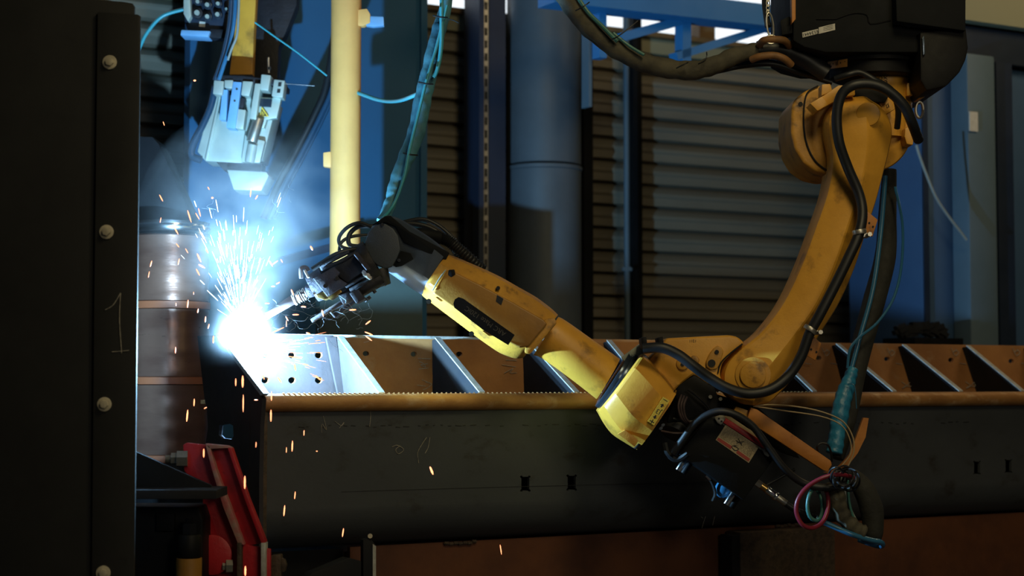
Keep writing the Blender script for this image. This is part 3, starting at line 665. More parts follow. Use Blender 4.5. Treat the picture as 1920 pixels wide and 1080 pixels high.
tag(k.obj('low_screen', 'screen'), 'grey-green steel sheet standing behind the torch above the girder', 'screen')

# ================================================================== the robot
RB = thing('welding_robot', 'large yellow ceiling-hung welding robot arm with black wrist and base', 'robot', P(1640, 0, 5.35))
Yv = Vector((0, 1, 0))
# base housing, black, inverted
MB().prism([(1487, -130), (1487, 76), (1508, 88), (1548, 98), (1722, 98), (1735, 60), (1800, 56), (1808, 40), (1806, -130)], 5.16, 5.62, .006).obj('base_housing', 'blackpaint', RB)
bh = bpy.data.objects['base_housing']
MB().prism([(1676, -130), (1812, -130), (1811, 58), (1681, 40)], 5.10, 5.155, .006).obj('housing_cover', 'blackpaint', bh)
MB().prism([(1729, 72), (1733, 66), (1735, 100), (1731, 104)], 5.12, 5.16, .001).obj('edge_rib', 'ring', bh)
MB().prism([(1725, 60), (1812, 52), (1816, 90), (1811, 112), (1800, 135), (1775, 161), (1737, 170), (1726, 150)], 5.13, 5.55, .008).obj('side_shroud', 'black', RB)
MB().prism([(1484, -20), (1492, -20), (1492, 36), (1485, 44)], 5.13, 5.16, .002).obj('orange_strip', 'orange', bh)
MB().prism([(1463, 38), (1478, 31), (1486, 31), (1486, 62), (1466, 66)], 5.17, 5.24, .003).obj('mount_lug', 'blackpaint', bh)
k = MB()
for pts in (((1530, 36), (1565, 36), (1572, 34), (1600, 25), (1625, 28), (1632, 45), (1670, 38)),): k.tube([P(x, y, 5.158) for x, y in pts], .0018, 5, 3)
k.obj('panel_ridge', 'black', bh)
# white serial labels
def sticker(name, c, m, parent, Y):
    return MB().prism(c, Y - .0012, Y, 0).obj(name, m, parent)
s1_ = sticker('serial_label', [(1504, 61), (1534, 54), (1534.5, 63), (1505, 70.5)], 'white', bh, 5.1585)
def ptext(txt, x, y, Y, ang, hpx, parent, m='ink', name='lettering'):
    xd = Vector((math.cos(R(ang)), 0, math.sin(R(ang)))); yd = Vector((-math.sin(R(ang)), 0, math.cos(R(ang))))
    return MB().text(txt, P(x, y, Y), xd, yd, hpx * Y / F).obj(name, m, parent)
ptext('E134441', 1519.5, 62.3, 5.1565, 180 + 14, 9, s1_)
s2_ = sticker('serial_label', [(1535, 51.5), (1565.5, 44), (1566, 56), (1535.5, 63.5)], 'white', bh, 5.1585)
k = MB()
for i in range(3): k.tube([P(1544, 51.5 + i * 3, 5.1568), P(1562, 47 + i * 3, 5.1568)], .0006, 4, 1)
k.obj('fine_print', 'ink', s2_)
# J1 bearing ring
cz = Vector((P(1637, 120, 5.33).x, 5.33, 0)); zz = lambda y: P(1637, y, 5.33).z
MB().lathe(cz, [(.125, zz(150)), (.135, zz(147)), (.135, zz(128)), (.147, zz(125)), (.147, zz(103)), (.155, zz(100)), (.155, zz(92))], 56).obj('bearing_ring', 'black', RB)
k = MB()   # curved axis sticker on the ring
def ringpt(x, y, r):
    d = ray(x, y); c = Vector((0, 0, CH)); a = d.x ** 2 + d.y ** 2; b = 2 * (d.x * (c.x - cz.x) + d.y * (c.y - cz.y)); cc_ = (c.x - cz.x) ** 2 + (c.y - cz.y) ** 2 - r * r
    t_ = (-b - math.sqrt(max(b * b - 4 * a * cc_, 0))) / (2 * a); return c + d * t_
for i in range(8):
    x0 = 1552 + i * 37 / 8; x1 = 1552 + (i + 1) * 37 / 8
    k.quad([ringpt(x0, 116 - (x0 - 1552) * .16, .1485), ringpt(x1, 116 - (x1 - 1552) * .16, .1485), ringpt(x1, 130 - (x1 - 1552) * .14, .1485), ringpt(x0, 130 - (x0 - 1552) * .14, .1485)])
st1 = k.obj('axis_sticker', 'orangesticker', bpy.data.objects['bearing_ring'])
for ch, x in (('-', 1584), ('•', 1576), ('J1', 1569), ('•', 1562), ('+', 1556)):
    q_ = ringpt(x, 121 - (x - 1552) * .15, .1495); n_ = (q_ - cz); n_.z = 0; n_.normalize(); xd = Vector((n_.y, -n_.x, 0))
    MB().text(ch, q_, xd if xd.x < 0 else -xd, Vector((0, 0, -1)), 11 * 5.2 / F).obj('lettering', 'ink', st1)
# turret
tu = MB(); zt_ = lambda y: P(1655, y, 5.36).z
tu.loft([(1598, 138, 1712, 138, 5.36, .10), (1590, 160, 1712, 160, 5.36, .10), (1585, 185, 1710, 185, 5.37, .10), (1600, 215, 1708, 215, 5.38, .10), (1610, 260, 1703, 262, 5.38, .09)],
        [(math.cos(R(a)), math.sin(R(a))) for a in range(0, 360, 15)])
TU = tu.obj('turret', 'yellow', RB, ang=50)
MB().cyl(P(1634, 250, 5.62), P(1634, 250, 5.335), 72 * 5.4 / F, n=56, bevel=.012).obj('shoulder_drum', 'yellow', TU)
MB().prism([(1700, 152), (1712, 160), (1735, 170), (1737, 180), (1726, 185), (1712, 178), (1700, 180)], 5.28, 5.36, .004).obj('lug', 'yellow', TU)
MB().prism([(1697, 240), (1710, 236), (1714, 252), (1712, 272), (1700, 270), (1696, 256)], 5.26, 5.36, .004).obj('lug', 'yellow', TU)
MB().prism([(1647, 190), (1666, 184), (1679, 204), (1660, 215)], 5.22, 5.3, .003).obj('name_plate', 'yellow_dirty', TU)
ptext('J2', 1664, 198, 5.217, 200, 9, bpy.data.objects['name_plate'])
k = MB(); k.tube([P(1724 + 7 * math.cos(a), 206 + 15 * math.sin(a), 5.33) for a in [2 * math.pi * i / 20 for i in range(21)]], .0045, 8, 1); k.obj('eye_ring', 'steel', TU)
ptext('CRM', 1651, 152, 5.258, 270, 10, TU); ptext('CXCXC', 1660, 153, 5.258, 270, 10, TU)
# motor housing at the shoulder
MH = MB().prism([(1484, 200), (1490, 186), (1510, 170), (1535, 160), (1556, 162), (1570, 200), (1578, 260), (1578, 326), (1556, 328), (1530, 322), (1506, 306), (1490, 280), (1483, 250)], 5.24, 5.5, .022, 4).obj('motor_housing', 'yellow_dirty', RB, ang=60)
k = MB(); k.tube([P(x, y, 5.236) for x, y in ((1534, 161), (1516, 172), (1509, 190), (1507, 230), (1513, 270), (1530, 303), (1558, 324))], .0028, 6, 6); k.obj('seam_groove', 'ink', MH)
MB().cyl(P(1501, 195, 5.24), P(1501, 195, 5.236), .007, n=12).obj('port', 'ink', MH)
k = MB(); k.loft([(1553, 175, 1575, 180, 5.27, .02), (1537, 200, 1560, 210, 5.27, .02), (1531, 240, 1556, 245, 5.27, .02), (1536, 280, 1560, 280, 5.27, .02), (1550, 312, 1570, 300, 5.27, .02)], [(math.cos(R(a)), math.sin(R(a))) for a in range(0, 360, 20)])
k.obj('seal_ring', 'ink', MH)
MB().prism([(1519, 194), (1542, 180), (1554, 196), (1533, 208)], 5.12, 5.2, .003).obj('clamp_block', 'yellow', TU)
MB().prism([(1537, 184), (1572, 160), (1602, 158), (1604, 178), (1580, 182), (1550, 198)], 5.14, 5.25, .004).obj('clamp_bar', 'yellow', TU)
MB().prism([(1541, 158), (1557, 157), (1561, 170), (1540, 180)], 5.14, 5.2, .003).obj('clamp_block', 'yellow', TU)
MB().prism([(1596, 166), (1640, 160), (1668, 178), (1660, 192), (1606, 190)], 5.2, 5.27, .004).obj('dark_cavity_block', 'black', TU)

# lower arm (long curved link)
YL = 5.23
lprof = [(-1, .95), (-1.0, -.40), (-.92, -.72), (-.82, -.80), (.10, -1.06), (.18, -1.03), (.95, -.25), (1, -.1), (1, .95)]
LA = MB().loft([
    (1592, 186, 1628, 185, YL, .05), (1563, 196, 1652, 203, YL, .078), (1546, 218, 1666, 225, YL, .088), (1542, 250, 1671, 252, YL, .09), (1550, 290, 1664, 290, YL, .085),
    (1550, 325, 1655, 325, YL, .08), (1541, 370, 1641, 378, YL, .078), (1522, 425, 1622, 436, YL, .078), (1494, 500, 1600, 505, YL, .078),
    (1460, 570, 1570, 572, YL, .078), (1420, 622, 1535, 628, YL, .078), (1380, 655, 1506, 680, YL, .08), (1356, 682, 1480, 716, YL, .08), (1350, 712, 1462, 736, YL, .08), (1364, 742, 1440, 755, YL, .075), (1392, 758, 1418, 761, YL, .06)],
    lprof, 5).obj('lower_arm', 'yellow', RB, ang=24)
MB().cyl(P(1628, 214, YL - .075), P(1628, 214, YL - .097), 22 * 5.2 / F, n=36, bevel=.004).obj('pivot_cover', 'yellow', LA)
c_ = P(1412, 703, YL - .070); hn = Vector((-.14, -1, 0)).normalized()
MB().cyl(c_, c_ + hn * .012, 33 * 5.2 / F, n=48, bevel=.002).obj('pivot_boss', 'yellow_dirty', LA)
MB().cyl(c_ + hn * .012, c_ + hn * .022, 24 * 5.2 / F, n=48, bevel=.003).obj('pivot_cap', 'yellow_dirty', LA)
pb = MB().prism([(1624, 394), (1646, 412), (1636, 444), (1620, 432)], 5.14, 5.15, .002).obj('cable_bracket', 'orange', LA)
pb2 = MB().prism([(1523, 628), (1540, 644), (1529, 676), (1508, 664), (1512, 640)], 5.12, 5.13, .002).obj('cable_bracket', 'orange', LA)
k = MB(); [k.cyl(P(x, y, 5.1395), P(x, y, 5.1375), .0032, n=10) for x, y in ((1630, 418), (1637, 425))]; k.obj('hole', 'ink', pb)
k = MB(); [k.cyl(P(x, y, 5.1195), P(x, y, 5.1175), .0032, n=10) for x, y in ((1521, 655), (1531, 660))]; k.obj('hole', 'ink', pb2)
for x, y, a in ((1611, 435, 20), (1519, 618, 12)):
    d_ = Vector((math.cos(R(a)), 0, -math.sin(R(a))))
    q_ = P(x, y, 5.085)
    k = MB(); ax_ = Vector((math.sin(R(35)), 0, math.cos(R(35)))) if x < 1600 else Vector((-.15, 0, 1))
    k.cyl(q_ - ax_ * .007, q_ + ax_ * .007, .0215, n=24, bevel=.002); k.obj('hose_clamp', 'steel', LA)
    MB().cyl(q_ + Vector((.028, .0, -.008)), q_ + Vector((.028, -.02, -.008)), .007, n=6).obj('clamp_screw', 'steel', LA)
    MB().box(q_ + Vector((.02, .03, -.008)), .03, .06, .012, bevel=.002).obj('clamp_foot', 'steel', LA)

# elbow
YE = 5.22
EB = MB().prism([(1239, 650), (1248, 634), (1307, 631), (1367, 628), (1383, 631), (1397, 643), (1374, 661), (1355, 680), (1350, 700), (1356, 722), (1330, 722), (1301, 702), (1275, 722), (1262, 735), (1215, 720), (1196, 690)], YE - .055, YE + .13, .012, 3).obj('elbow_bracket', 'yellow', RB, ang=30)
k = MB(); k.prism([(1339, 652), (1346, 648), (1354, 652), (1357, 660), (1349, 684), (1344, 692), (1333, 694), (1324, 688), (1324, 678), (1330, 664)], YE - .065, YE - .055, .004, 3); rb_ = k.obj('raised_boss', 'yellow_dirty', EB)
for x, y, r_ in ((1344, 660, 4), (1334.5, 681, 7)): MB().cyl(P(x, y, YE - .065), P(x, y, YE - .069), r_ * 5.2 / F, n=20).obj('bolt_hole', 'ink', rb_)
k = MB(); k.cyl(P(1280, 682, YE - .055), P(1280, 682, YE - .063), 12 * 5.2 / F, n=24, bevel=.004); k.cyl(P(1302, 676, YE - .055), P(1302, 676, YE - .061), 9 * 5.2 / F, n=24, bevel=.004); b2_ = k.obj('small_boss', 'yellow_dirty', EB)
MB().cyl(P(1280, 683, YE - .063), P(1280, 683, YE - .066), .006, n=14).obj('bolt_hole', 'ink', b2_)
k = MB(); k.tube([P(x, y, YE - .057) for x, y in ((1392, 645), (1370, 662), (1352, 680), (1346, 700))], .0025, 6, 5); k.obj('edge_groove', 'ink', EB)
ptext('1211', 1299, 639, YE - .056, 180, 7, EB, 'greyink', 'cast_number')
octp = [(-1, -.25), (-.86, -.72), (-.5, -1), (.35, -1), (.8, -.8), (1, -.35), (1, .6), (.6, 1), (-.6, 1), (-1, .6)]
EC = MB().loft([(1198, 666, 1120, 770, YE, .125), (1206, 664, 1124, 776, YE, .14), (1224, 680, 1134, 794, YE, .148), (1246, 704, 1150, 815, YE - .005, .145), (1258, 720, 1172, 830, YE, .14), (1267, 731, 1192, 842, YE, .135)], octp, 3).obj('elbow_casting', 'yellow', RB, ang=20)
yf_ = YE - .1485
JS = MB().prism([(1243.5, 744), (1256, 751), (1226.5, 797.5), (1214.5, 790)], YE - .151, YE - .143, 0).obj('axis_sticker', 'sticker', EC)
ys = YE - .1518
ANG = 180 - 32
def at_s(t_): return 1249.7 + (1220.5 - 1249.7) * t_, 747.5 + (793.7 - 747.5) * t_
for ch, t_, sz in (('–', .08, 17), ('↓', .28, 12), ('J3', .52, 13), ('↑', .74, 12), ('+', .91, 19)):
    x, y = at_s(t_); 
    if ch in '↓↑':
        u_ = Vector((1249.7 - 1220.5, 0, -(747.5 - 793.7))).normalized(); s__ = 1 if ch == '↓' else -1
        c__ = P(x, y, ys); v_ = Vector((-u_.z, 0, u_.x)); k_ = 5.09 / F; u2 = u_ * s__
        MB().poly([c__ + u2 * 4 * k_, c__ + v_ * 4 * k_, c__ + v_ * 1.6 * k_, c__ + v_ * 1.6 * k_ - u2 * 3.5 * k_, c__ - v_ * 1.6 * k_ - u2 * 3.5 * k_, c__ - v_ * 1.6 * k_, c__ - v_ * 4 * k_], Yv * .0008).obj('arrow', 'ink', JS)
    else:
        ptext(ch, x, y, ys, ANG, sz, JS)
MB().prism([(1172, 806), (1197, 826), (1190, 838), (1158, 814)], YE - .142, YE - .12, .002).obj('foot_pad', 'yellow_dirty', EC)
# flat grey flange plate behind the ring
MB().prism([(1165, 670), (1200, 644), (1212, 658), (1196, 680), (1178, 690)], YE - .02, YE + .0, .002).obj('flange_plate', 'alu', EB)
# ring between casting and forearm
ax_ = (P(1150, 712, 5.2) - P(745, 455, 5.2)).normalized()
def axcyl(mb, x, y, Y, r, L_, n=48, bevel=.002, r2=None):
    c__ = P(x, y, Y); return mb.cyl(c__ - ax_ * L_ / 2, c__ + ax_ * L_ / 2, r, r2, n, bevel)
axcyl(MB(), 1160, 719, YE, .104, .020).obj('joint_ring', 'ring', RB)
axcyl(MB(), 1153, 714, YE, .098, .02).obj('joint_ring', 'ring', RB)
# forearm tube
cpr = [(math.cos(R(a)), math.sin(R(a))) for a in range(0, 360, 12)]
FT = MB().loft([(1047, 594, 1000, 666, 5.18, .068), (1062, 602, 1016, 672, 5.18, .07), (1110, 636, 1064, 706, 5.185, .07), (1150, 664, 1108, 740, 5.20, .072), (1162, 673, 1118, 748, 5.21, .078)], cpr, 4).obj('forearm_tube', 'yellow', RB, ang=50)
# forearm body
YB = 5.16
bprof = [(-1, -.3), (-.9, -.62), (-.7, -.8), (-.45, -1), (.42, -1), (.50, -.97), (.98, .05), (1, .2), (.9, .8), (.6, 1), (-.6, 1), (-1, .6)]
FB = MB().loft([(840, 478, 790, 552, YB, .088), (852, 482, 800, 561, YB, .10), (895, 500, 838, 590, YB, .104), (938, 520, 878, 620, YB, .104), (968, 537, 905, 640, YB, .104), (1005, 558, 938, 662, YB, .10), (1032, 578, 966, 672, YB, .09), (1046, 591, 982, 670, YB, .08)], bprof, 4).obj('forearm_body', 'yellow_dirty', RB, ang=22)
yfc = YB - .104
CPL = MB().prism([(838, 506), (856, 512), (900, 534), (960, 566), (1020, 600), (1026, 607), (990, 650), (974, 652), (900, 612), (812, 550)], yfc - .012, yfc + .006, .005, 3).obj('cover_plate', 'brownyellow', FB)
k = MB(); k.tube([P(x, y, yfc - .012) for x, y in ((836, 506), (824, 522), (811, 545))], .0022, 6, 4); k.obj('bright_edge', 'alu', CPL)
pts = [(850 + 13 * math.cos(R(a)) * 1.0 + 12, 569 + 13 * math.sin(R(a))) for a in range(120, 301, 20)]
PILL = MB().prism([(852, 577), (850, 569), (853, 561), (860, 557), (869, 560), (965, 628), (953, 647), (905, 618)], yfc - .0135, yfc - .012, 0).obj('logo_panel', 'black', CPL)
ptext('ARC Mate 120iC', 910, 602, yfc - .0142, 180 - 34, 13, PILL, 'greyink')
for x0, y0 in ((936, 560),):
    MB().prism([(x0 - 4, y0 - 7), (x0 + 8, y0), (x0 + 4, y0 + 12), (x0 - 6, y0 + 5)], yfc - .0138, yfc - .012, 0).obj('recess', 'ink', CPL)
MB().cyl(P(934, 540, yfc - .004), P(934, 540, yfc - .006 + .02), .006, n=14).obj('plug', 'ink', FB)
MB().prism([(841, 506), (852, 505), (854, 515), (846, 520), (840, 515)], yfc - .014, yfc, .002).obj('recess', 'black', FB)
for x, y in ((804, 565), (884, 626)): MB().cyl(P(x, y, YB - .05), P(x, y, YB - .075), .008, n=16).obj('plug', 'ink', FB)
MB().prism([(1022, 598), (1040, 596), (1044, 606), (994, 664), (984, 662), (984, 654)], yfc + .0, yfc + .03, .005).obj('end_lip', 'yellow_dirty', FB)

# wrist
YW = 5.17
WR = MB().loft([(700, 424, 687, 470, YW, .05), (712, 413, 700, 490, YW, .062), (728, 405, 722, 506, YW, .072), (752, 412, 742, 520, YW, .078), (785, 432, 762, 534, YW, .08), (815, 452, 778, 545, YW, .085), (841, 474, 791, 553, YW, .088)],
    [(-1, -.2), (-.9, -.75), (-.7, -1), (.35, -1), (.5, -.92), (.95, -.2), (1, 0), (.9, .8), (.6, 1), (-.6, 1), (-1, .6)], 4).obj('wrist_housing', 'wrist', RB, ang=30)
WC = MB().prism([(684, 455), (690, 436), (703, 422), (722, 419), (737, 428), (747, 443), (751, 468), (744, 485), (735, 500), (722, 504), (708, 498), (691, 483), (684, 470)], YW - .092, YW - .068, .004, 3).obj('wrist_cover', 'wrist', WR)
MB().prism([(737, 498), (742, 486), (752, 470), (770, 475), (775, 486), (752, 499), (742, 501)], YW - .088, YW - .075, .002).obj('screw_tab', 'blackpaint', WR)
MB().prism([(697, 422), (722, 405), (732, 404), (768, 434), (842, 473), (836, 488), (800, 474), (758, 455), (742, 425), (722, 417), (705, 420)], YW - .086, YW - .06, .004).obj('upper_rim', 'blackpaint', WR)
for x, y in ((717, 421), (685, 473), (748, 488)):
    sc_ = MB().cyl(P(x, y, YW - .088), P(x, y, YW - .098), .005, n=14).obj('screw', 'chrome', WR)
    MB().cyl(P(x, y, YW - .098), P(x, y, YW - .0988), .0026, n=6).obj('socket', 'ink', sc_)

# torch assembly
TQ = (P(545, 572, 5.08) - P(715, 478, 5.1)).normalized()
TO = thing('welding_torch', 'dark spattered welding torch with bundled rods clamped to the robot wrist', 'torch', P(680, 490, 5.08))
def tcyl(x0, y0, x1, y1, Y0, Y1, r0, r1, name, m, parent=TO, n=28, bevel=.0015):
    return MB().cyl(P(x0, y0, Y0), P(x1, y1, Y1), r0 * 5.08 / F, None if r1 is None else r1 * 5.08 / F, n, bevel).obj(name, m, parent)
tcyl(700, 487, 668, 505, 5.10, 5.10, 40, 40, 'mount_flange', 'torchdark')
tcyl(668, 505, 612, 534, 5.10, 5.09, 30, 28, 'torch_body', 'torchdark')
MB().prism([(663, 477), (670, 472), (694, 502), (687, 507)], 4.99, 5.08, .002).obj('flange_bar', 'purple', TO)
CB = MB().prism([(587, 522), (627, 500), (638, 512), (632, 519), (652, 532), (614, 556)], 5.015, 5.06, .002).obj('clamp_block', 'purple', TO)
MB().prism([(628, 499), (664, 479), (688, 505), (650, 530), (633, 516)], 5.03, 5.06, .002).obj('dark_block', 'torchdark', TO)
for x, y in ((610, 536), (632, 522)):
    q_ = MB(); q_.cyl(P(x, y, 5.015), P(x, y, 4.998), .0062, n=16); q_ = q_.obj('socket_screw', 'chrome', CB)
    MB().cyl(P(x, y, 4.998), P(x, y, 4.9972), .0038, n=6).obj('socket', 'ink', q_)
for i, (x0, y0, x1, y1) in enumerate(((605, 507, 668, 474), (648, 538, 690, 514), (656, 544, 700, 520), (600, 500, 655, 472))):
    tcyl(x0, y0, x1, y1, 5.03, 5.03, 3.5, 3.5, 'tie_rod', 'torchdark', n=12)
tcyl(612, 528, 585, 543, 5.085, 5.085, 31, 26, 'collar', 'purple')
tcyl(602, 505, 614, 499, 5.06, 5.06, 10, 10, 'small_collar', 'purple')
tcyl(585, 543, 573, 550, 5.085, 5.085, 14, 11, 'neck_nut', 'purple')
for x, y in ((566, 549), (576, 559)): MB().cyl(P(x, y, 5.06), P(x, y, 5.045), .004, n=12).obj('set_screw', 'chrome', TO)
k = MB()
for i in range(9):
    t_ = i / 8; cx, cy = 573 - 22 * t_, 550 + 12 * t_
    c__ = P(cx, cy, 5.085); v1 = TQ.orthogonal().normalized(); v2 = TQ.cross(v1); rr = 11 * 5.08 / F
    tl = random.uniform(-.3, .3)
    k.tube([c__ + (v1 * math.cos(a) + v2 * math.sin(a)) * rr + TQ * tl * rr * math.cos(a) for a in [2 * math.pi * j / 16 for j in range(17)]], .0013, 5, 1)
k.obj('wire_wrap', 'white', TO)
tcyl(573, 550, 548, 564, 5.085, 5.083, 9, 9, 'neck', 'copper')
tcyl(556, 558, 500, 592, 5.083, 5.075, 9.5, 7, 'gas_nozzle', 'copper')
tcyl(500, 592, 490, 598, 5.075, 5.073, 2.5, 1.5, 'contact_tip', 'copper', bevel=0)
MB().prism([(593, 551), (612, 546), (618, 558), (608, 562), (596, 558)], 5.03, 5.08, .002).obj('brass_block', 'brass', TO)
MB().prism([(614, 558), (638, 542), (641, 548), (620, 562)], 5.03, 5.08, .002).obj('brass_block', 'brass', TO)
tcyl(716, 520, 655, 556, 5.09, 5.09, 15, 13, 'lower_cylinder', 'torchdark')
tcyl(668, 548, 640, 563, 5.05, 5.05, 12, 12, 'lower_cylinder', 'torchdark')
tcyl(662, 554, 584, 602, 5.045, 5.045, 4.2, 4.2, 'guide_rod', 'purple', n=16)
MB().prism([(655, 550), (672, 542), (684, 560), (668, 569)], 5.02, 5.08, .003).obj('rod_block', 'torchdark', TO)
MB().prism([(616, 584), (660, 562), (665, 566), (628, 596)], 5.08, 5.12, .002).obj('spatter_guard', 'torchdark', TO)
MB().prism([(616, 584), (619, 583), (630, 594), (627, 596)], 5.07, 5.09, .001).obj('guard_edge', 'purple', TO)
for x, y in ((684, 560), (690, 556), (720, 530), (700, 544)): MB().cyl(P(x, y, 5.07), P(x + 4, y + 5, 5.07), .006, n=6).obj('nut', 'torchdark', TO)
k = MB(); k.tube([P(x, y, 5.03) for x, y in ((565, 522), (564, 505), (570, 501), (576, 503), (578, 508))], .006, 8, 5); k.obj('copper_elbow', 'copper', TO)
MB().prism([(569, 507), (573, 505), (580, 520), (576, 521)], 5.02, 5.03, .001).obj('pale_clip', 'white', TO)
for i, (x, y) in enumerate(((688, 516), (692, 520), (683, 512))): MB().box(P(x, y, 5.01), .018, .012, .012, Matrix.Rotation(.6 * i, 4, 'Y'), .003).obj('spatter_lump', 'white', TO)
tcyl(712, 505, 722, 535, 5.1, 5.1, 16, 12, 'swivel', 'torchdark')

# black loops at the wrist
cable('wrist_cable', [(700, 428, 5.2), (676, 418, 5.18), (652, 426, 5.15), (636, 445, 5.15), (640, 462, 5.15), (662, 468, 5.15), (690, 470, 5.16)], 5.15, 3.6, 'rubber', 'black cable looping widest out from the wrist before the yellow pole')
cable('wrist_cable', [(700, 424, 5.22), (672, 425, 5.2), (655, 440, 5.18), (655, 458, 5.17), (670, 462, 5.17), (688, 460, 5.17)], 5.18, 4.4, 'rubber', 'thicker black cable in the tight inner loop at the wrist')
cable('wrist_cable', [(712, 442, 5.2), (680, 441, 5.19), (655, 445, 5.18), (640, 455, 5.17), (636, 470, 5.16)], 5.18, 3.2, 'rubber', 'black cable crossing flat through the middle of the wrist loops')
cable('wrist_cable', [(692, 466, 5.1), (660, 468, 5.06), (630, 477, 5.04), (605, 492, 5.04), (585, 505, 5.04)], 5.05, 4.6, 'rubber', 'black cable running down along the top of the torch body')
cable('wrist_cable', [(690, 474, 5.08), (664, 480, 5.04), (640, 490, 5.03), (612, 500, 5.03)], 5.05, 3.6, 'torchdark', 'short dark cable hugging the torch body beneath the longer cable')
cable('back_cable', [(757, 417, 5.28), (790, 411, 5.28), (820, 422, 5.28), (850, 448, 5.28), (872, 478, 5.28), (888, 495, 5.28)], 5.28, 4.4, 'rubber', 'outer black cable arching over the top of the robot forearm')
cable('back_cable', [(748, 420, 5.26), (780, 420, 5.26), (812, 430, 5.26), (838, 452, 5.26), (858, 480, 5.26)], 5.26, 5, 'rubber', 'inner black cable arching over the top of the robot forearm')
def corr(t_): return 11 + 1.6 * math.sin(t_ * 150)
cg = thing('corrugated_hose', 'black ribbed hose with smooth collar lying over the robot forearm', 'hose', P(830, 450, 5.24))
MB().ptube([(822, 445, 5.24), (842, 453, 5.24), (870, 476, 5.24), (905, 508, 5.26)], 5.24, corr, 16, 24).obj('ribbed_tube', 'rubber', cg, ang=80)
MB().ptube([(768, 446, 5.22), (790, 440, 5.22), (824, 446, 5.24)], 5.22, 13, 16).obj('collar', 'blackpaint', cg)

# hanging cyan umbilical
um = thing('umbilical_sheath', 'wrinkled blue cable sheath hanging down to the robot wrist', 'sheath', P(835, 0, 5.3))
def wr(t_): return 11.5 + 5.5 * math.sin(3.1416 * min(1, max(0, (t_ - .1) * 1.3))) + (.6 * math.sin(t_ * 71) + .5 * math.sin(t_ * 127 + 1)) * (t_ > .2)
MB().ptube([(840, -60, 5.35), (836, 10, 5.35), (822, 60, 5.34), (806, 130, 5.33), (792, 190, 5.32), (780, 250, 5.32), (760, 300, 5.31), (742, 345, 5.3), (732, 380, 5.28), (718, 415, 5.24)], 5.3, wr, 14, 14).obj('sheath', 'sheathblue', um, ang=80)
MB().ptube([(828, -60, 5.28), (828, 30, 5.28), (827, 90, 5.28), (820, 130, 5.28), (812, 145, 5.28)], 5.28, 4, 10).obj('thick_hose', 'cyan', um)
MB().ptube([(838, 10, 5.28), (818, 90, 5.28), (800, 150, 5.27), (784, 215, 5.27), (768, 280, 5.26), (758, 330, 5.25), (740, 380, 5.24), (718, 410, 5.2)], 5.27, 3, 10).obj('thin_hose', 'cyan', um)
for (x, y) in ((826, 30), (799, 155), (770, 288)):
    MB().ptube([(x - 14, y - 1, 5.27), (x, y + 2, 5.255), (x + 13, y + 3, 5.27)], 5.27, 1.6, 6).obj('cable_tie', 'rubber', um)
MB().ptube([(840, 36, 5.27), (850, 38, 5.26), (860, 43, 5.26)], 5.27, 1.0, 6).obj('tie_tail', 'rubber', um)

# dressing hose over the lower arm
cable('dress_hose', [(1722, 262, 5.160), (1712, 235, 5.090), (1696, 200, 5.060), (1668, 172, 5.050), (1635, 158, 5.050), (1600, 160, 5.050), (1578, 178, 5.060), (1569, 215, 5.070), (1573, 265, 5.080), (1590, 315, 5.100), (1610, 362, 5.110), (1617, 400, 5.100), (1610, 440, 5.085), (1590, 485, 5.080), (1563, 540, 5.080), (1537, 590, 5.080), (1518, 625, 5.085), (1502, 668, 5.090), (1478, 705, 5.090), (1445, 730, 5.080), (1405, 738, 5.075), (1365, 728, 5.070), (1330, 708, 5.070), (1300, 686, 5.060), (1270, 664, 5.060), (1240, 652, 5.060), (1206, 654, 5.070)], 5.12, 9.8, 'rubber', 'long black hose snaking down over the yellow lower arm to the elbow', 'hose', n=14)
cable('shoulder_hose', [(1566, 148, 5.14), (1590, 140, 5.12), (1612, 136, 5.12), (1640, 150, 5.11), (1672, 170, 5.13), (1684, 205, 5.16), (1682, 240, 5.2)], 5.12, 6, 'rubber', 'short black hose wrapped round the shoulder beneath the base ring', 'hose')
cl_ = thing('cable_clip', 'black plastic cable clip saddle bolted above the elbow joint', 'clip', P(1225, 645, 5.16))
for x in (1207, 1238): MB().prism([(x - 5, 633), (x + 5, 631), (x + 7, 650), (x + 2, 652), (x - 3, 652)], 5.08, 5.18, .003).obj('jaw', 'black', cl_)
MB().prism([(1202, 645), (1244, 640), (1245, 648), (1203, 654)], 5.12, 5.2, .003).obj('rail', 'black', cl_)

# overhead sheath
oh = thing('overhead_sheath', 'olive fabric cable sheath sagging across the windows to the robot base', 'sheath', P(1290, 135, 5.25))
def ow(t_): return 15 + 3.5 * math.sin(t_ * 3.1416) + .8 * math.sin(t_ * 60) + .5 * math.sin(t_ * 113)
MB().ptube([(1030, -40, 5.25), (1065, 5, 5.25), (1100, 48, 5.25), (1150, 88, 5.25), (1200, 114, 5.25), (1250, 128, 5.25), (1300, 132, 5.25), (1340, 122, 5.25), (1380, 104, 5.25), (1425, 94, 5.25)], 5.25, ow, 16, 14).obj('sheath', 'sheath', oh, ang=80)
MB().ptube([(1420, 94, 5.25), (1460, 92, 5.25), (1500, 106, 5.25), (1550, 138, 5.25)], 5.25, 17, 14).obj('black_end', 'rubber', oh)
MB().ptube([(1075, -20, 5.22), (1100, 20, 5.22), (1130, 50, 5.21), (1158, 78, 5.2)], 5.22, 4, 8).obj('green_hose', 'greenhose', oh)
MB().ptube([(1150, 62, 5.22), (1180, 86, 5.21), (1208, 103, 5.2)], 5.22, 3, 8).obj('green_hose', 'greenhose', oh)
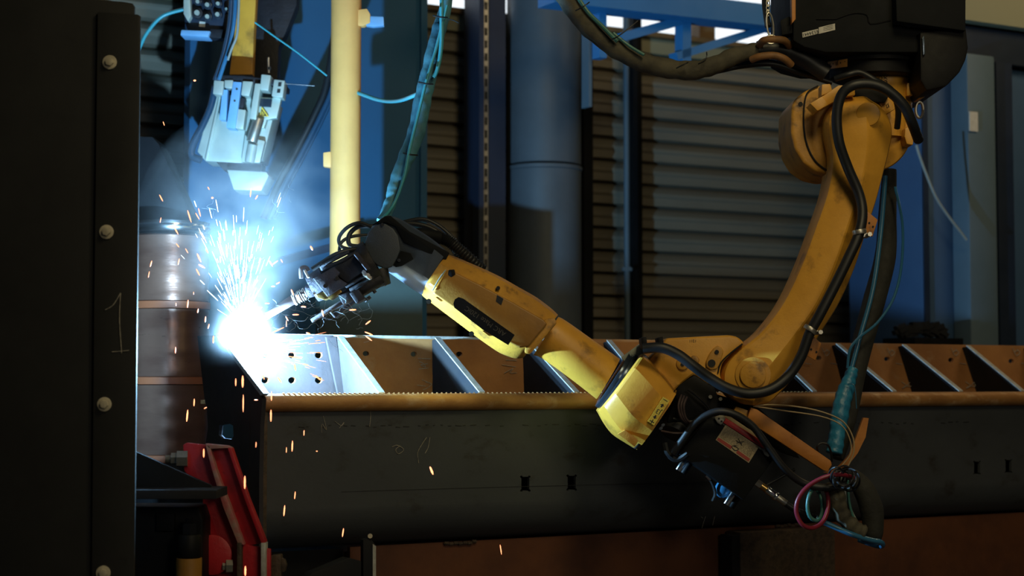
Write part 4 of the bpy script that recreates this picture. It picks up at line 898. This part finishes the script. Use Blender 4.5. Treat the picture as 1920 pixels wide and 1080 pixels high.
for x, y, dx, dy in ((1095, 12, 10, -8), (1163, 66, 33, -27), (1325, 112, 0, -14), (1284, 120, 6, -3)):
    MB().ptube([(x - 16, y + 8, 5.19), (x - 4, y + 2, 5.18), (x + dx * .5, y + dy * .5, 5.18), (x + dx, y + dy, 5.19)], 5.2, 1.2, 6).obj('cable_tie', 'rubber', oh)
cable('base_cable', [(1290, 138, 5.3), (1340, 134, 5.3), (1390, 124, 5.3), (1450, 120, 5.3), (1500, 136, 5.3), (1560, 155, 5.3)], 5.3, 5.5, 'rubber', 'black cable under the olive sheath entering below the robot base')
cable('base_cable', [(1270, 132, 5.32), (1330, 130, 5.32), (1390, 118, 5.32), (1440, 114, 5.32), (1510, 140, 5.32), (1548, 150, 5.32)], 5.32, 3.6, 'rubberblue', 'thinner dark blue cable under the olive sheath by the robot base')
sd = thing('hose_saddle', 'orange-brown leather hose saddle hanging from a steel carabiner', 'saddle', P(1450, 95, 5.24))
MB().ptube([(1424, 84, 5.22), (1432, 76, 5.18), (1450, 74, 5.17), (1470, 76, 5.18), (1480, 86, 5.22)], 5.2, 7, 10).obj('upper_pad', 'saddle', sd)
MB().ptube([(1409, 112, 5.2), (1425, 106, 5.18), (1450, 104, 5.18), (1470, 110, 5.18), (1484, 122, 5.2)], 5.2, 7, 10).obj('lower_pad', 'saddle', sd)
k = MB(); k.tube([P(1444 + 6 * math.cos(a) + 3 * math.sin(a), 48 + 24 * math.sin(a), 5.17) for a in [2 * math.pi * i / 20 for i in range(21)]], .0032, 7, 1)
k.tube([P(1446 + 10 * math.cos(a), 74 + 8 * math.sin(a), 5.17) for a in [2 * math.pi * i / 16 for i in range(17)]], .0028, 7, 1); k.obj('carabiner', 'steel', sd)
MB().ptube([(1437, -40, 5.19), (1434, 0, 5.19), (1437, 30, 5.19), (1440, 50, 5.18)], 5.19, 6, 8).obj('strap', 'rubber', sd)
k = MB()
for i in range(5): k.tube([P(1440 + 3 * math.cos(a), -12 + i * 9 + 6 * math.sin(a), 5.175) for a in [2 * math.pi * j / 12 for j in range(13)]], .002, 6, 1)
k.obj('chain', 'steel', sd)

# hanging bundle behind the arm
hbn = thing('hanging_bundle', 'dark cable bundle wrapped in blue tape hanging behind the yellow arm', 'cable bundle', P(1620, 600, 5.45))
MB().ptube([(1668, 318, 5.48), (1664, 400, 5.47), (1660, 480, 5.46), (1640, 560, 5.45), (1618, 640, 5.43), (1604, 700, 5.41), (1594, 760, 5.39), (1583, 810, 5.36), (1570, 860, 5.34)], 5.44, [13, 17, 20, 21, 20, 19, 17, 15, 12], 14).obj('sleeve', 'sheathblack', hbn, ang=80)
MB().ptube([(1660, 330, 5.42), (1652, 430, 5.40), (1637, 540, 5.39), (1610, 640, 5.37), (1594, 700, 5.36), (1574, 770, 5.33), (1562, 830, 5.3)], 5.38, 4.5, 10).obj('blue_hose', 'bluehose', hbn)
MB().ptube([(1600, 690, 5.36), (1590, 720, 5.35), (1578, 760, 5.33), (1570, 810, 5.32), (1564, 850, 5.31)], 5.35, lambda t_: 6 + 10.5 * math.sin(min(1, .12 + t_ * 1.15) * 2.1) + .7 * math.sin(t_ * 66) + .4 * math.sin(t_ * 23), 14, 14).obj('tape_wrap', 'tape', hbn, ang=80)
MB().ptube([(1678, 350, 5.4), (1692, 420, 5.4), (1690, 500, 5.4), (1675, 560, 5.38), (1645, 605, 5.36), (1612, 632, 5.34), (1594, 655, 5.33), (1589, 690, 5.33)], 5.38, 2.6, 8).obj('loose_wire', 'bluehose', hbn)
MB().ptube([(1589, 720, 5.31), (1602, 724, 5.30), (1606, 766, 5.3)], 5.3, .9, 5).obj('loose_wire', 'bluehose', hbn)

# control box slung under the elbow
YX = 5.12
bx = thing('control_box', 'black metal wire-feed box with warning label slung below the elbow', 'box', P(1370, 860, YX))
BX = MB().prism([(1331, 780), (1452, 860), (1394, 938), (1330, 892), (1281, 858), (1272, 852)], YX, YX + .16, .005).obj('case', 'blackpaint', bx)
MB().prism([(1352, 778), (1440, 834), (1434, 843), (1346, 786)], YX - .006, YX + .03, .002).obj('red_strip', 'red', bx)
MB().prism([(1362, 776), (1440, 828), (1438, 834), (1357, 781)], YX + .0, YX + .05, .002).obj('cream_strip', 'creamlabel', bx)
for x, y in ((1349, 788), (1438, 848)):
    lt = MB().prism([(x - 10, y - 6), (x + 6, y - 12), (x + 12, y - 3), (x + 3, y + 9), (x - 4, y + 5)], YX - .012, YX - .002, .002).obj('latch', 'steel', bx)
    k = MB(); k.cyl(P(x - 1, y - 3, YX - .0125), P(x - 1, y - 3, YX - .014), .003, n=10); k.cyl(P(x + 4, y + 2, YX - .0125), P(x + 4, y + 2, YX - .014), .003, n=10); k.obj('rivet', 'ink', lt)
LB = MB().prism([(1361, 796), (1423, 838), (1404, 868), (1342, 825)], YX - .0012, YX - .0002, 0).obj('warning_label', 'creamlabel', bx)
def lb(u_, v_):  # label coordinates 0..1
    ax, ay = 1361 + 62 * u_ - 19 * v_, 796 + 42 * u_ + 29 * v_; return (ax, ay)
MB().prism([lb(.02, .80), lb(.44, .78), lb(.44, .96), lb(.02, .96)], YX - .0022, YX - .0012, 0).obj('red_band', 'redink', LB)
MB().prism([lb(.60, .78), lb(.98, .80), lb(.98, .97), lb(.60, .96)], YX - .0022, YX - .0012, 0).obj('red_band', 'redink', LB)
k = MB()
for r_ in range(10):
    v_ = .08 + r_ * .07; u_ = .04
    while u_ < .93:
        d_ = random.uniform(.03, .10); 
        a_, b_ = lb(u_, v_), lb(min(u_ + d_, .95), v_); k.tube([P(a_[0], a_[1], YX - .0018), P(b_[0], b_[1], YX - .0018)], .0005, 4, 1); u_ += d_ + .025
fpn = k.obj('fine_print', 'greyink', LB); fpn['kind'] = 'stuff'
k = MB()
for st_ in ([(.45, .25), (.62, .45)], [(.62, .2), (.48, .5)], [(.42, .42), (.60, .36)], [(.52, .62), (.42, .8), (.55, .88), (.6, .7), (.45, .72)]): k.tube([P(*lb(u_, v_), YX - .002) for u_, v_ in st_], .0011, 5, 4)
k.obj('ink_scrawl', 'ink', LB)
for x0, y0, x1, y1 in ((1284, 862, 1271, 882), (1375, 924, 1361, 946)):
    MB().cyl(P(x0, y0, YX + .05), P(x1, y1, YX + .05), .0095, n=20, bevel=.001).obj('chrome_stud', 'chrome', bx)
    MB().cyl(P(x0 + 10, y0 + 6, YX + .09), P(x1 + 10, y1 + 6, YX + .09), .0095, n=20, bevel=.001).obj('chrome_stud', 'black', bx)
k = MB(); k.bm.free(); k = MB(); c__ = P(1356, 918, YX + .08)
k.lathe(c__, [(.006, -.026), (.017, -.022), (.025, -.010), (.027, .004), (.024, .018)], 28, Vector((.6, 0, .8))); k.obj('blue_dome', 'bluehose', bx)
MB().ptube([(1324, 894), (1334, 903), (1341, 925), (1336, 940)], YX + .06, 3, 8).obj('loop_wire', 'rubber', bx)
MB().cyl(P(1325, 891, YX + .05), P(1333, 899, YX + .05), .007, n=10).obj('fitting', 'chrome', bx)
cnx = thing('hose_connector', 'brass and steel quick connector on the corner of the black box', 'connector', P(1445, 925, 5.18))
q0 = [P(x, y, 5.2) for x, y in ((1417, 903), (1427, 910), (1437, 917), (1452, 928), (1457, 932), (1474, 944))]
MB().cyl(q0[0], q0[1], .012, n=6).obj('hex_nut', 'steel', cnx); MB().cyl(q0[1], q0[2], .0105, n=16).obj('brass_body', 'brass', cnx)
MB().cyl(q0[2], q0[3], .012, n=20, bevel=.001).obj('sleeve', 'chrome', cnx); MB().cyl(q0[3], q0[4], .014, n=20, bevel=.002).obj('collar', 'chrome', cnx)
MB().cyl(q0[4], q0[5], .010, n=16, bevel=.001).obj('tail_nut', 'steel', cnx)
def rbl(t_): return 6 + .9 * math.sin(t_ * 150)
MB().ptube([(1472, 943, 5.2), (1490, 955, 5.2), (1515, 966, 5.2), (1535, 974, 5.2)], 5.2, rbl, 10, 16).obj('ribbed_tail', 'rubber', cnx)
# dark motor cluster behind elbow
mt = thing('elbow_motor', 'black motor cluster with wiring behind the J3 sticker', 'motor', P(1290, 780, 5.26))
MB().prism([(1270, 722), (1302, 702), (1340, 724), (1352, 760), (1330, 790), (1290, 800), (1250, 792)], 5.17, 5.4, .01).obj('motor_body', 'black', mt)
MB().cyl(P(1262, 815, 5.2), P(1285, 770, 5.24), .045, n=28, bevel=.006).obj('motor_can', 'rubber', mt)
MB().prism([(1262, 735), (1268, 730), (1196, 842), (1190, 842)], 5.12, 5.3, .002).obj('edge_plate', 'black', mt)
MB().prism([(1300, 716), (1340, 738), (1420, 762), (1470, 808), (1500, 860), (1470, 850), (1380, 790), (1300, 760)], 5.28, 5.36, .004).obj('dark_bracket', 'blackpaint', mt)
for i in range(3): MB().ptube([(1278 + i * 5, 740 + i * 2, 5.13), (1272 + i * 5, 762, 5.12), (1278 + i * 4, 784, 5.13), (1292 + i * 3, 796, 5.15)], 5.13, 2.2, 7).obj('red_wire', 'copper', mt)
MB().ptube([(1240, 808, 5.14), (1262, 812, 5.12), (1285, 812, 5.13)], 5.13, 2, 7).obj('red_wire', 'copper', mt)
MB().ptube([(1290, 730, 5.15), (1310, 745, 5.14), (1330, 770, 5.15), (1300, 790, 5.15), (1262, 785, 5.15)], 5.13, 2.5, 7).obj('black_wire', 'rubber', mt)
for x, y in ((1351, 748), (1332, 744), (1352, 790)): MB().cyl(P(x, y, 5.165), P(x, y, 5.15), .006, n=6).obj('screw', 'steel', mt)
for x, y in ((1243, 797), (1239, 803), (1277, 834)):
    MB().box(P(x, y, 5.14), .012, .01, .008, Matrix.Rotation(-.6, 4, 'Y'), .002).obj('bright_tip', 'chrome', mt)
MB().ptube([(1246, 830, 5.13), (1252, 850, 5.13), (1270, 862, 5.13), (1290, 850, 5.12)], 5.13, 6, 8).obj('black_loop', 'rubber', mt)

# orange arm, strap and looped hoses
ob = thing('orange_cable_arm', 'worn orange square steel arm carrying cables beyond the elbow', 'support arm', P(1480, 820, 5.2))
MB().prism([(1408, 764), (1420, 768), (1558, 864), (1560, 872), (1552, 884), (1544, 882), (1400, 788)], 5.18, 5.22, .003).obj('tube', 'orange', ob)
MB().prism([(1380, 762), (1410, 772), (1405, 785), (1376, 770)], 5.2, 5.25, .002).obj('end_plate', 'yellow_dirty', ob)
k = MB(); k.poly([P(x, y, 5.24) for x, y in ((1619, 783), (1629, 784), (1623, 820), (1608, 850), (1588, 876), (1560, 890), (1545, 886), (1572, 876), (1594, 852), (1606, 818))], Yv * .02)
tag(k.obj('orange_strap', 'orange'), 'bent orange flat strap rising past the blue taped bundle', 'strap')
cable('thick_cable', [(1262, 850, 5.10), (1280, 825, 5.09), (1305, 792, 5.08), (1340, 773, 5.07), (1375, 776, 5.07), (1410, 798, 5.08), (1440, 838, 5.09), (1470, 878, 5.1), (1505, 905, 5.12), (1545, 914, 5.12), (1585, 908, 5.13)], 5.1, 7.2, 'rubber', 'thick black cable curving over the box towards the hose loops', n=12)
cable('thin_brace', [(1433, 912, 5.3), (1490, 880, 5.3)], 5.3, 3, 'rubber', 'thin black rod slanting behind the brass connector', 'rod', sm=1)
cable('beige_wire', [(1412, 762, 5.2), (1440, 759, 5.2), (1490, 762, 5.18), (1540, 772, 5.17), (1580, 790, 5.17), (1599, 820, 5.17), (1600, 850, 5.17), (1588, 878, 5.17)], 5.18, 1.5, 'wire', 'upper thin beige wire bowing from the arm to the taped bundle', 'wire')
cable('beige_wire', [(1415, 762, 5.2), (1470, 770, 5.19), (1540, 781, 5.17), (1578, 798, 5.16), (1594, 826, 5.16), (1594, 852, 5.16), (1576, 876, 5.16)], 5.18, 1.3, 'wire', 'lower thin beige wire bowing from the arm to the taped bundle', 'wire')
cable('red_hose', [(1600, 895, 5.13), (1575, 890, 5.08), (1545, 895, 5.07), (1515, 912, 5.07), (1497, 935, 5.07), (1493, 960, 5.07), (1504, 983, 5.07), (1523, 990, 5.08), (1542, 979, 5.1), (1552, 955, 5.12), (1552, 930, 5.14), (1545, 912, 5.15)], 5.08, 4.2, 'redhose', 'dark red hose coiled in an oval loop under the taped bundle', 'hose')
cable('green_hose', [(1545, 912, 5.17), (1522, 920, 5.13), (1514, 945, 5.12), (1518, 968, 5.12), (1532, 976, 5.13), (1541, 962, 5.15), (1540, 935, 5.17), (1532, 918, 5.18)], 5.13, 3.6, 'greenhose', 'dark green hose coiled inside the red hose loop', 'hose')
cable('blue_hose', [(1530, 972, 5.15), (1560, 986, 5.14), (1595, 1001, 5.13), (1630, 1012, 5.14), (1650, 1016, 5.15), (1655, 1022, 5.18), (1646, 1024, 5.22), (1610, 1012, 5.26)], 5.15, 5, 'bluehose', 'blue hose sweeping under the dangling sheaths', 'hose')
cable('pale_hose', [(1572, 880, 5.2), (1585, 925, 5.2), (1596, 960, 5.2), (1610, 985, 5.2), (1624, 1010, 5.2)], 5.2, 3.6, 'greyhose', 'pale grey hose between the olive and black sheaths', 'hose')
cable('green_hose', [(1590, 900, 5.19), (1592, 940, 5.19), (1602, 975, 5.19), (1618, 1000, 5.19)], 5.19, 2.6, 'greenhose', 'thin green hose running beside the pale grey hose', 'hose')
def fold(t_): return 17 + 1.1 * math.sin(t_ * 42) + .8 * math.sin(t_ * 29 + 1) - 3 * t_
tag(MB().ptube([(1568, 905, 5.15), (1570, 940, 5.15), (1582, 970, 5.15), (1605, 992, 5.15), (1622, 1000, 5.15)], 5.15, fold, 16, 14).obj('olive_sheath', 'sheath', ang=80), 'wrinkled olive fabric sheath dangling below the tie point', 'sheath')
tag(MB().ptube([(1596, 888, 5.2), (1618, 915, 5.2), (1634, 955, 5.2), (1638, 1000, 5.2), (1640, 1016, 5.2)], 5.2, [12, 20, 22, 18, 10], 16, 10).obj('black_sheath', 'sheathblack', ang=80), 'smooth black fabric sheath curving down outermost of the dangling hoses', 'sheath')
k = MB()
for i in range(6):
    cx, cy = 1568 + i * 5, 892 + (i % 3) * 4
    k.tube([P(cx + (14 + i) * math.cos(a), cy + (16 + i) * math.sin(a), 5.10 + .05 * math.sin(a + i)) for a in [2 * math.pi * j / 18 for j in range(19)]], .003, 6, 1)
tag(k.obj('cable_tie_knot', 'rubber'), 'tangle of black cable ties binding the hoses at the arm end', 'cable ties')
cable('black_loop_wire', [(1535, 850, 5.22), (1532, 838, 5.2), (1540, 831, 5.2), (1552, 834, 5.2), (1558, 848, 5.22), (1560, 865, 5.24)], 5.2, 2, 'rubber', 'small black wire loop standing beside the blue tape', 'wire')

# ================================================================== the arc, sparks and fume
k = MB(); bmesh.ops.create_icosphere(k.bm, subdivisions=3, radius=.016); bmesh.ops.translate(k.bm, verts=k.bm.verts, vec=ARC - Vector((0, -.010, .022)))
tag(k.obj('welding_arc', 'arc'), 'blinding white welding arc on the girder end plate', 'arc')
def spindle(mb, c, d, L_, r, n=5):
    d = d.normalized(); u = d.orthogonal().normalized(); v = d.cross(u)
    mb.rings([[c + d * (L_ * (t_ - .5)) + (u * math.cos(2 * math.pi * j / n) + v * math.sin(2 * math.pi * j / n)) * r * w_ for j in range(n)] for t_, w_ in ((0, .35), (.2, .9), (.7, 1), (1, .4))])
    return mb
SPK = [ # x,y, length px, angle deg (0 = right, 90 = up), radius px
 (307,463/2+0,8,-70,1),(302,371,14,-62,1.4),(355,405,24,-72,1.6),(301,413,10,80,1.2),(374,398,16,-75,1.4),(370,405,14,-60,1.2),(391,353,6,-60,1.2),(398,371,4,0,2.6),(470,362,16,85,1.4),(481,370,9,60,1.6),(365,151,5,0,2.4),
 (330,432,16,-60,1.6),(333,460,9,-50,1.2),(350,470,10,-60,1.1),(283,495,12,75,1.7),(279,515,12,80,1.2),(335,491,12,78,1.6),(373,483,18,-65,2),(378,499,14,-30,2.2),(371,510,14,-62,1.6),(388,470,10,-62,1.6),
 (413,446,18,-85,1.6),(420,440,22,-82,1.6),(425,470,24,-85,1.6),(413,486,12,-88,1.8),(441,459,14,-90,1.4),(437,437,10,90,1.4),(467,486,9,-80,1.8),(584,465,9,-60,2.4),
 (480,530,12,60,1.6),(508,494,12,-60,1.6),(515,493,14,35,1.4),(528,489,7,-60,1.3),(521,531,8,30,1.4),(512,537,7,0,1.4),(548,548,12,-70,1.9),(560,559,14,-55,2),(569,575,9,-5,1.9),(605,587,13,-78,1.9),(554,590,12,0,1.7),(661,581,13,3,1.9),
 (690,605,12,38,1.8),(691,625,16,-22,1.7),(691,634,15,-38,1.7),(695,628,5,20,1.2),(538,597,10,-60,1.4),(537,607,12,90,1.2),(578,625,8,-20,2),(506,595,14,35,1.6),(519,620,28,25,1.5),(486,582,16,50,1.5),(501,569,8,0,1.6),(487,598,12,35,1.5),
 (352,570,15,85,1.8),(330,571,6,90,1.2),(371,583,8,80,1.8),(385,599,11,85,1.8),(391,612,9,75,1.6),(363,550,5,90,1.2),(400,637,14,88,1.8),(329,657,12,88,1.6),(455,716,22,90,2.8),(442,717,14,90,1.6),(456,757,32,90,1.6),(509,743,17,90,1.8),(508,780,22,90,2),
 (351,780,22,85,2.2),(364,755,14,88,1.7),(385,765,6,30,1.2),(480,750,7,0,1.3),(548,837,20,88,1.8),(570,812,10,88,1.2),(533,958,20,85,1.8),(553,929,14,85,1.3),(643,999,16,82,1.5),(809,882,16,-68,2.6),(459,905,24,90,2.2),(382,850,16,90,1.8),(480,834,10,88,1.1),(537,844,10,88,1.1),(460,1071,18,90,2.2),(939,1030,18,-82,1.1),(594,846,3,0,1.2),(553,688,14,-80,1.8),(524,712,12,-55,1.8),(596,708,13,-45,1.7),(494,707,9,-70,1.6)]
k0 = spindle(MB(), Vector((0, 0, 0)), Vector((0, 0, 1)), 1, .5, 6)
k0 = k0.obj('weld_spark', 'spark'); sme = k0.data; WM.pop('weld_spark', None)
bpy.data.objects.remove(k0)
def spark_object(x, y, L_, a, r_, Y, label, group):
    o = bpy.data.objects.new('weld_spark', sme); COL.objects.link(o); o.location = P(x, y, Y); o.rotation_euler = (0, R(90 - a), 0)
    kk_ = Y / F; o.scale = (r_ * kk_ * 2 * .8, r_ * kk_ * 2 * .8, L_ * kk_)
    return tag(o, label, 'spark', group)
REG = [(300, 395, 340, 440, 'in front of the steel guard and blue panel'), (260, 345, 440, 680, 'before the left half of the shiny drum'), (345, 403, 440, 520, 'over the upper drum edge beside the smoke'),
 (345, 404, 520, 680, 'over the lower drum edge beside the arc'), (396, 500, 300, 430, 'high in the smoke under the silver tool'), (396, 500, 430, 520, 'rising in the smoke straight above the arc'),
 (470, 600, 440, 560, 'between the smoke and the torch neck'), (470, 560, 560, 650, 'close by the arc below the torch'), (560, 700, 560, 650, 'under the torch above the girder'),
 (480, 620, 640, 740, 'over the six-hole first bay'), (260, 420, 700, 870, 'before the drum bottom and red clamp'), (420, 520, 690, 800, 'before the dark end plate'), (420, 520, 800, 1080, 'before the red clamp'), (500, 960, 800, 1080, 'falling before the dark web')]
ORD = 'highest,second highest,third highest,fourth highest,fifth highest,sixth highest,seventh highest,eighth highest,ninth highest,tenth highest,eleventh highest,twelfth highest,thirteenth highest,fourteenth highest'.split(',')
byreg = {}
for i, q in enumerate(SPK):
    byreg.setdefault(next((g for *b_, g in REG if b_[0] <= q[0] <= b_[1] and b_[2] <= q[1] <= b_[3]), 'at the fringe of the spray'), []).append(i)
SLAB = {}
for g, ii in byreg.items():
    for n_, i in enumerate(sorted(ii, key=lambda i: SPK[i][1])): SLAB[i] = ('sparks ' + g, ('orange spark ' + g + ', ' + ORD[n_] + ' there') if len(ii) > 1 else 'single orange spark ' + g)
for i, (x, y, L_, a, r_) in enumerate(SPK):
    Y_ = 5.0 + random.uniform(-.1, .04)
    if x > 500 and 480 < y < 640: Y_ = 4.96
    if y > 700 and x > 380: Y_ = 4.62
    if 340 < x < 530 and y > 830: Y_ = 4.45
    if x > 500 and y > 780: Y_ = 4.8
    if y > 640 and x > 500 and y < 760: Y_ = 4.85
    if x < 300: Y_ = 4.9
    rg, lbl = SLAB[i]
    if (x, y) == (809, 882): rg, lbl = None, 'bright orange weld spark alone before the middle of the dark web'
    if (x, y) == (365, 151): rg, lbl = None, 'tiny bursting spark high up beside the tool head'
    spark_object(x, y, L_, a, r_, Y_, lbl, rg)
k = MB()
for i in range(180):
    a = random.gauss(98, 22); dd = abs(random.gauss(0, 1)) * 72 + 30
    if not 15 < a < 165: continue
    if 60 > a: dd *= .6
    L_ = random.uniform(8, 34); x = 452 + dd * math.cos(R(a)) * .9; y = 612 - dd * math.sin(R(a)) * 1.25
    c__ = P(x, y, 5.04 + random.uniform(-.12, .08)); d_ = Vector((math.cos(R(a)), random.uniform(-.3, .3), math.sin(R(a)) * 1.25))
    spindle(k, c__, d_, L_ * 5 / F, random.uniform(.3, .75) * 5 / F)
tag(k.obj('spark_spray', 'sparkhot'), 'dense white fan of sparks spraying upward from the arc', 'spark spray', kind='stuff')
k = MB()
for i in range(70):
    a = random.uniform(-26, 12); dd = random.uniform(35, 150); x = 460 + dd * math.cos(R(a)); y = 655 - dd * math.sin(R(a))
    spindle(k, P(x, y, 4.98 + random.uniform(-.04, .04)), Vector((math.cos(R(a)), random.uniform(-.3, .1), math.sin(R(a)))), random.uniform(8, 30) * 5 / F, random.uniform(.3, .6) * 5 / F)
tag(k.obj('spark_splash', 'spark'), 'thin orange sparks splashing sideways over the first bay', 'spark spray', kind='stuff')
k = MB()
for i in range(44):  # thin solid tubes shaped after the light trails of sparks by the torch
    x = random.uniform(500, 700); y = random.uniform(560, 655)
    if random.random() < .2: x, y = random.uniform(360, 560), random.uniform(330, 480)
    a = random.uniform(0, 360); pts = []; Y_ = 4.93 + random.uniform(-.03, .03)
    for j in range(random.randint(4, 9)):
        pts.append(P(x, y, Y_)); a += random.gauss(0, 45); st_ = random.uniform(4, 12); x += st_ * math.cos(R(a)); y += st_ * .7 * math.sin(R(a))
    k.tube(pts, .00028, 4, 4)
tag(k.obj('light_trails', 'trail'), 'thin pale blue light trails of sparks curling around the torch', 'light trail', kind='stuff')

# smoke plume: a scattering volume with a noise density, lit by the arc
sm = bpy.data.materials.new('weld_fume'); sm.use_nodes = True; nt = sm.node_tree; N = nt.nodes; Lk = nt.links
N.remove(N['Principled BSDF']); vsn = N.new('ShaderNodeVolumeScatter'); vsn.inputs['Color'].default_value = (.92, .96, 1, 1); vsn.inputs['Anisotropy'].default_value = .1
Lk.new(vsn.outputs[0], N['Material Output'].inputs['Volume'])
tc = N.new('ShaderNodeTexCoord'); sx = N.new('ShaderNodeSeparateXYZ'); Lk.new(tc.outputs['Object'], sx.inputs[0])
def mth(op, a, b=None, c=None, clamp=False):
    n = N.new('ShaderNodeMath'); n.operation = op; n.use_clamp = clamp
    for i, q in enumerate((a, b, c)):
        if q is None: continue
        if isinstance(q, (int, float)): n.inputs[i].default_value = q
        else: Lk.new(q, n.inputs[i])
    return n.outputs[0]
X_, Y__, Z_ = sx.outputs
# object origin sits at the arc. plume axis drifts slightly; width grows with height
zp = mth('MAXIMUM', Z_, 0.0)
wdt = mth('MULTIPLY_ADD', zp, .34, .045)
xo = mth('MULTIPLY_ADD', zp, -.03, X_)
r2 = mth('ADD', mth('MULTIPLY', xo, xo), mth('MULTIPLY', Y__, Y__))
gau = mth('EXPONENT', mth('MULTIPLY', mth('DIVIDE', r2, mth('MULTIPLY', wdt, wdt)), -1.0))
fade = mth('SUBTRACT', 1.0, mth('DIVIDE', zp, .66), clamp=True)
nz = N.new('ShaderNodeTexNoise'); nz.inputs['Scale'].default_value = 7; nz.inputs['Detail'].default_value = 5; nz.inputs['Roughness'].default_value = .6; nz.inputs['Distortion'].default_value = .6
Lk.new(tc.outputs['Object'], nz.inputs['Vector'])
nf = N.new('ShaderNodeMapRange'); nf.inputs[1].default_value = .40; nf.inputs[2].default_value = .72; nf.inputs[3].default_value = .06; nf.inputs[4].default_value = 1.0; Lk.new(nz.outputs['Fac'], nf.inputs[0])
rise = mth('POWER', mth('DIVIDE', zp, .30, clamp=True), 1.6)
d1 = mth('MULTIPLY', mth('MULTIPLY', mth('MULTIPLY', gau, fade), mth('ADD', rise, .03)), mth('MULTIPLY', nf.outputs[0], 3.6))
zc = mth('SUBTRACT', Z_, .025); rr2 = mth('ADD', r2, mth('MULTIPLY', zc, zc))
core = mth('MULTIPLY', mth('EXPONENT', mth('MULTIPLY', rr2, -1.0 / (.06 ** 2))), 1.0)  # extra dense ball of smoke shaped to give the arc its glow
Lk.new(mth('ADD', d1, core), vsn.inputs['Density'])
k = MB(); bmesh.ops.create_icosphere(k.bm, subdivisions=3, radius=1)
for v in k.bm.verts: v.co = ARC + Vector((v.co.x * .34, v.co.y * .28, v.co.z * .42 + .30))
so = k.obj('smoke', sm, origin=ARC); tag(so, 'blue-lit welding smoke rising from the arc', 'smoke', kind='stuff')
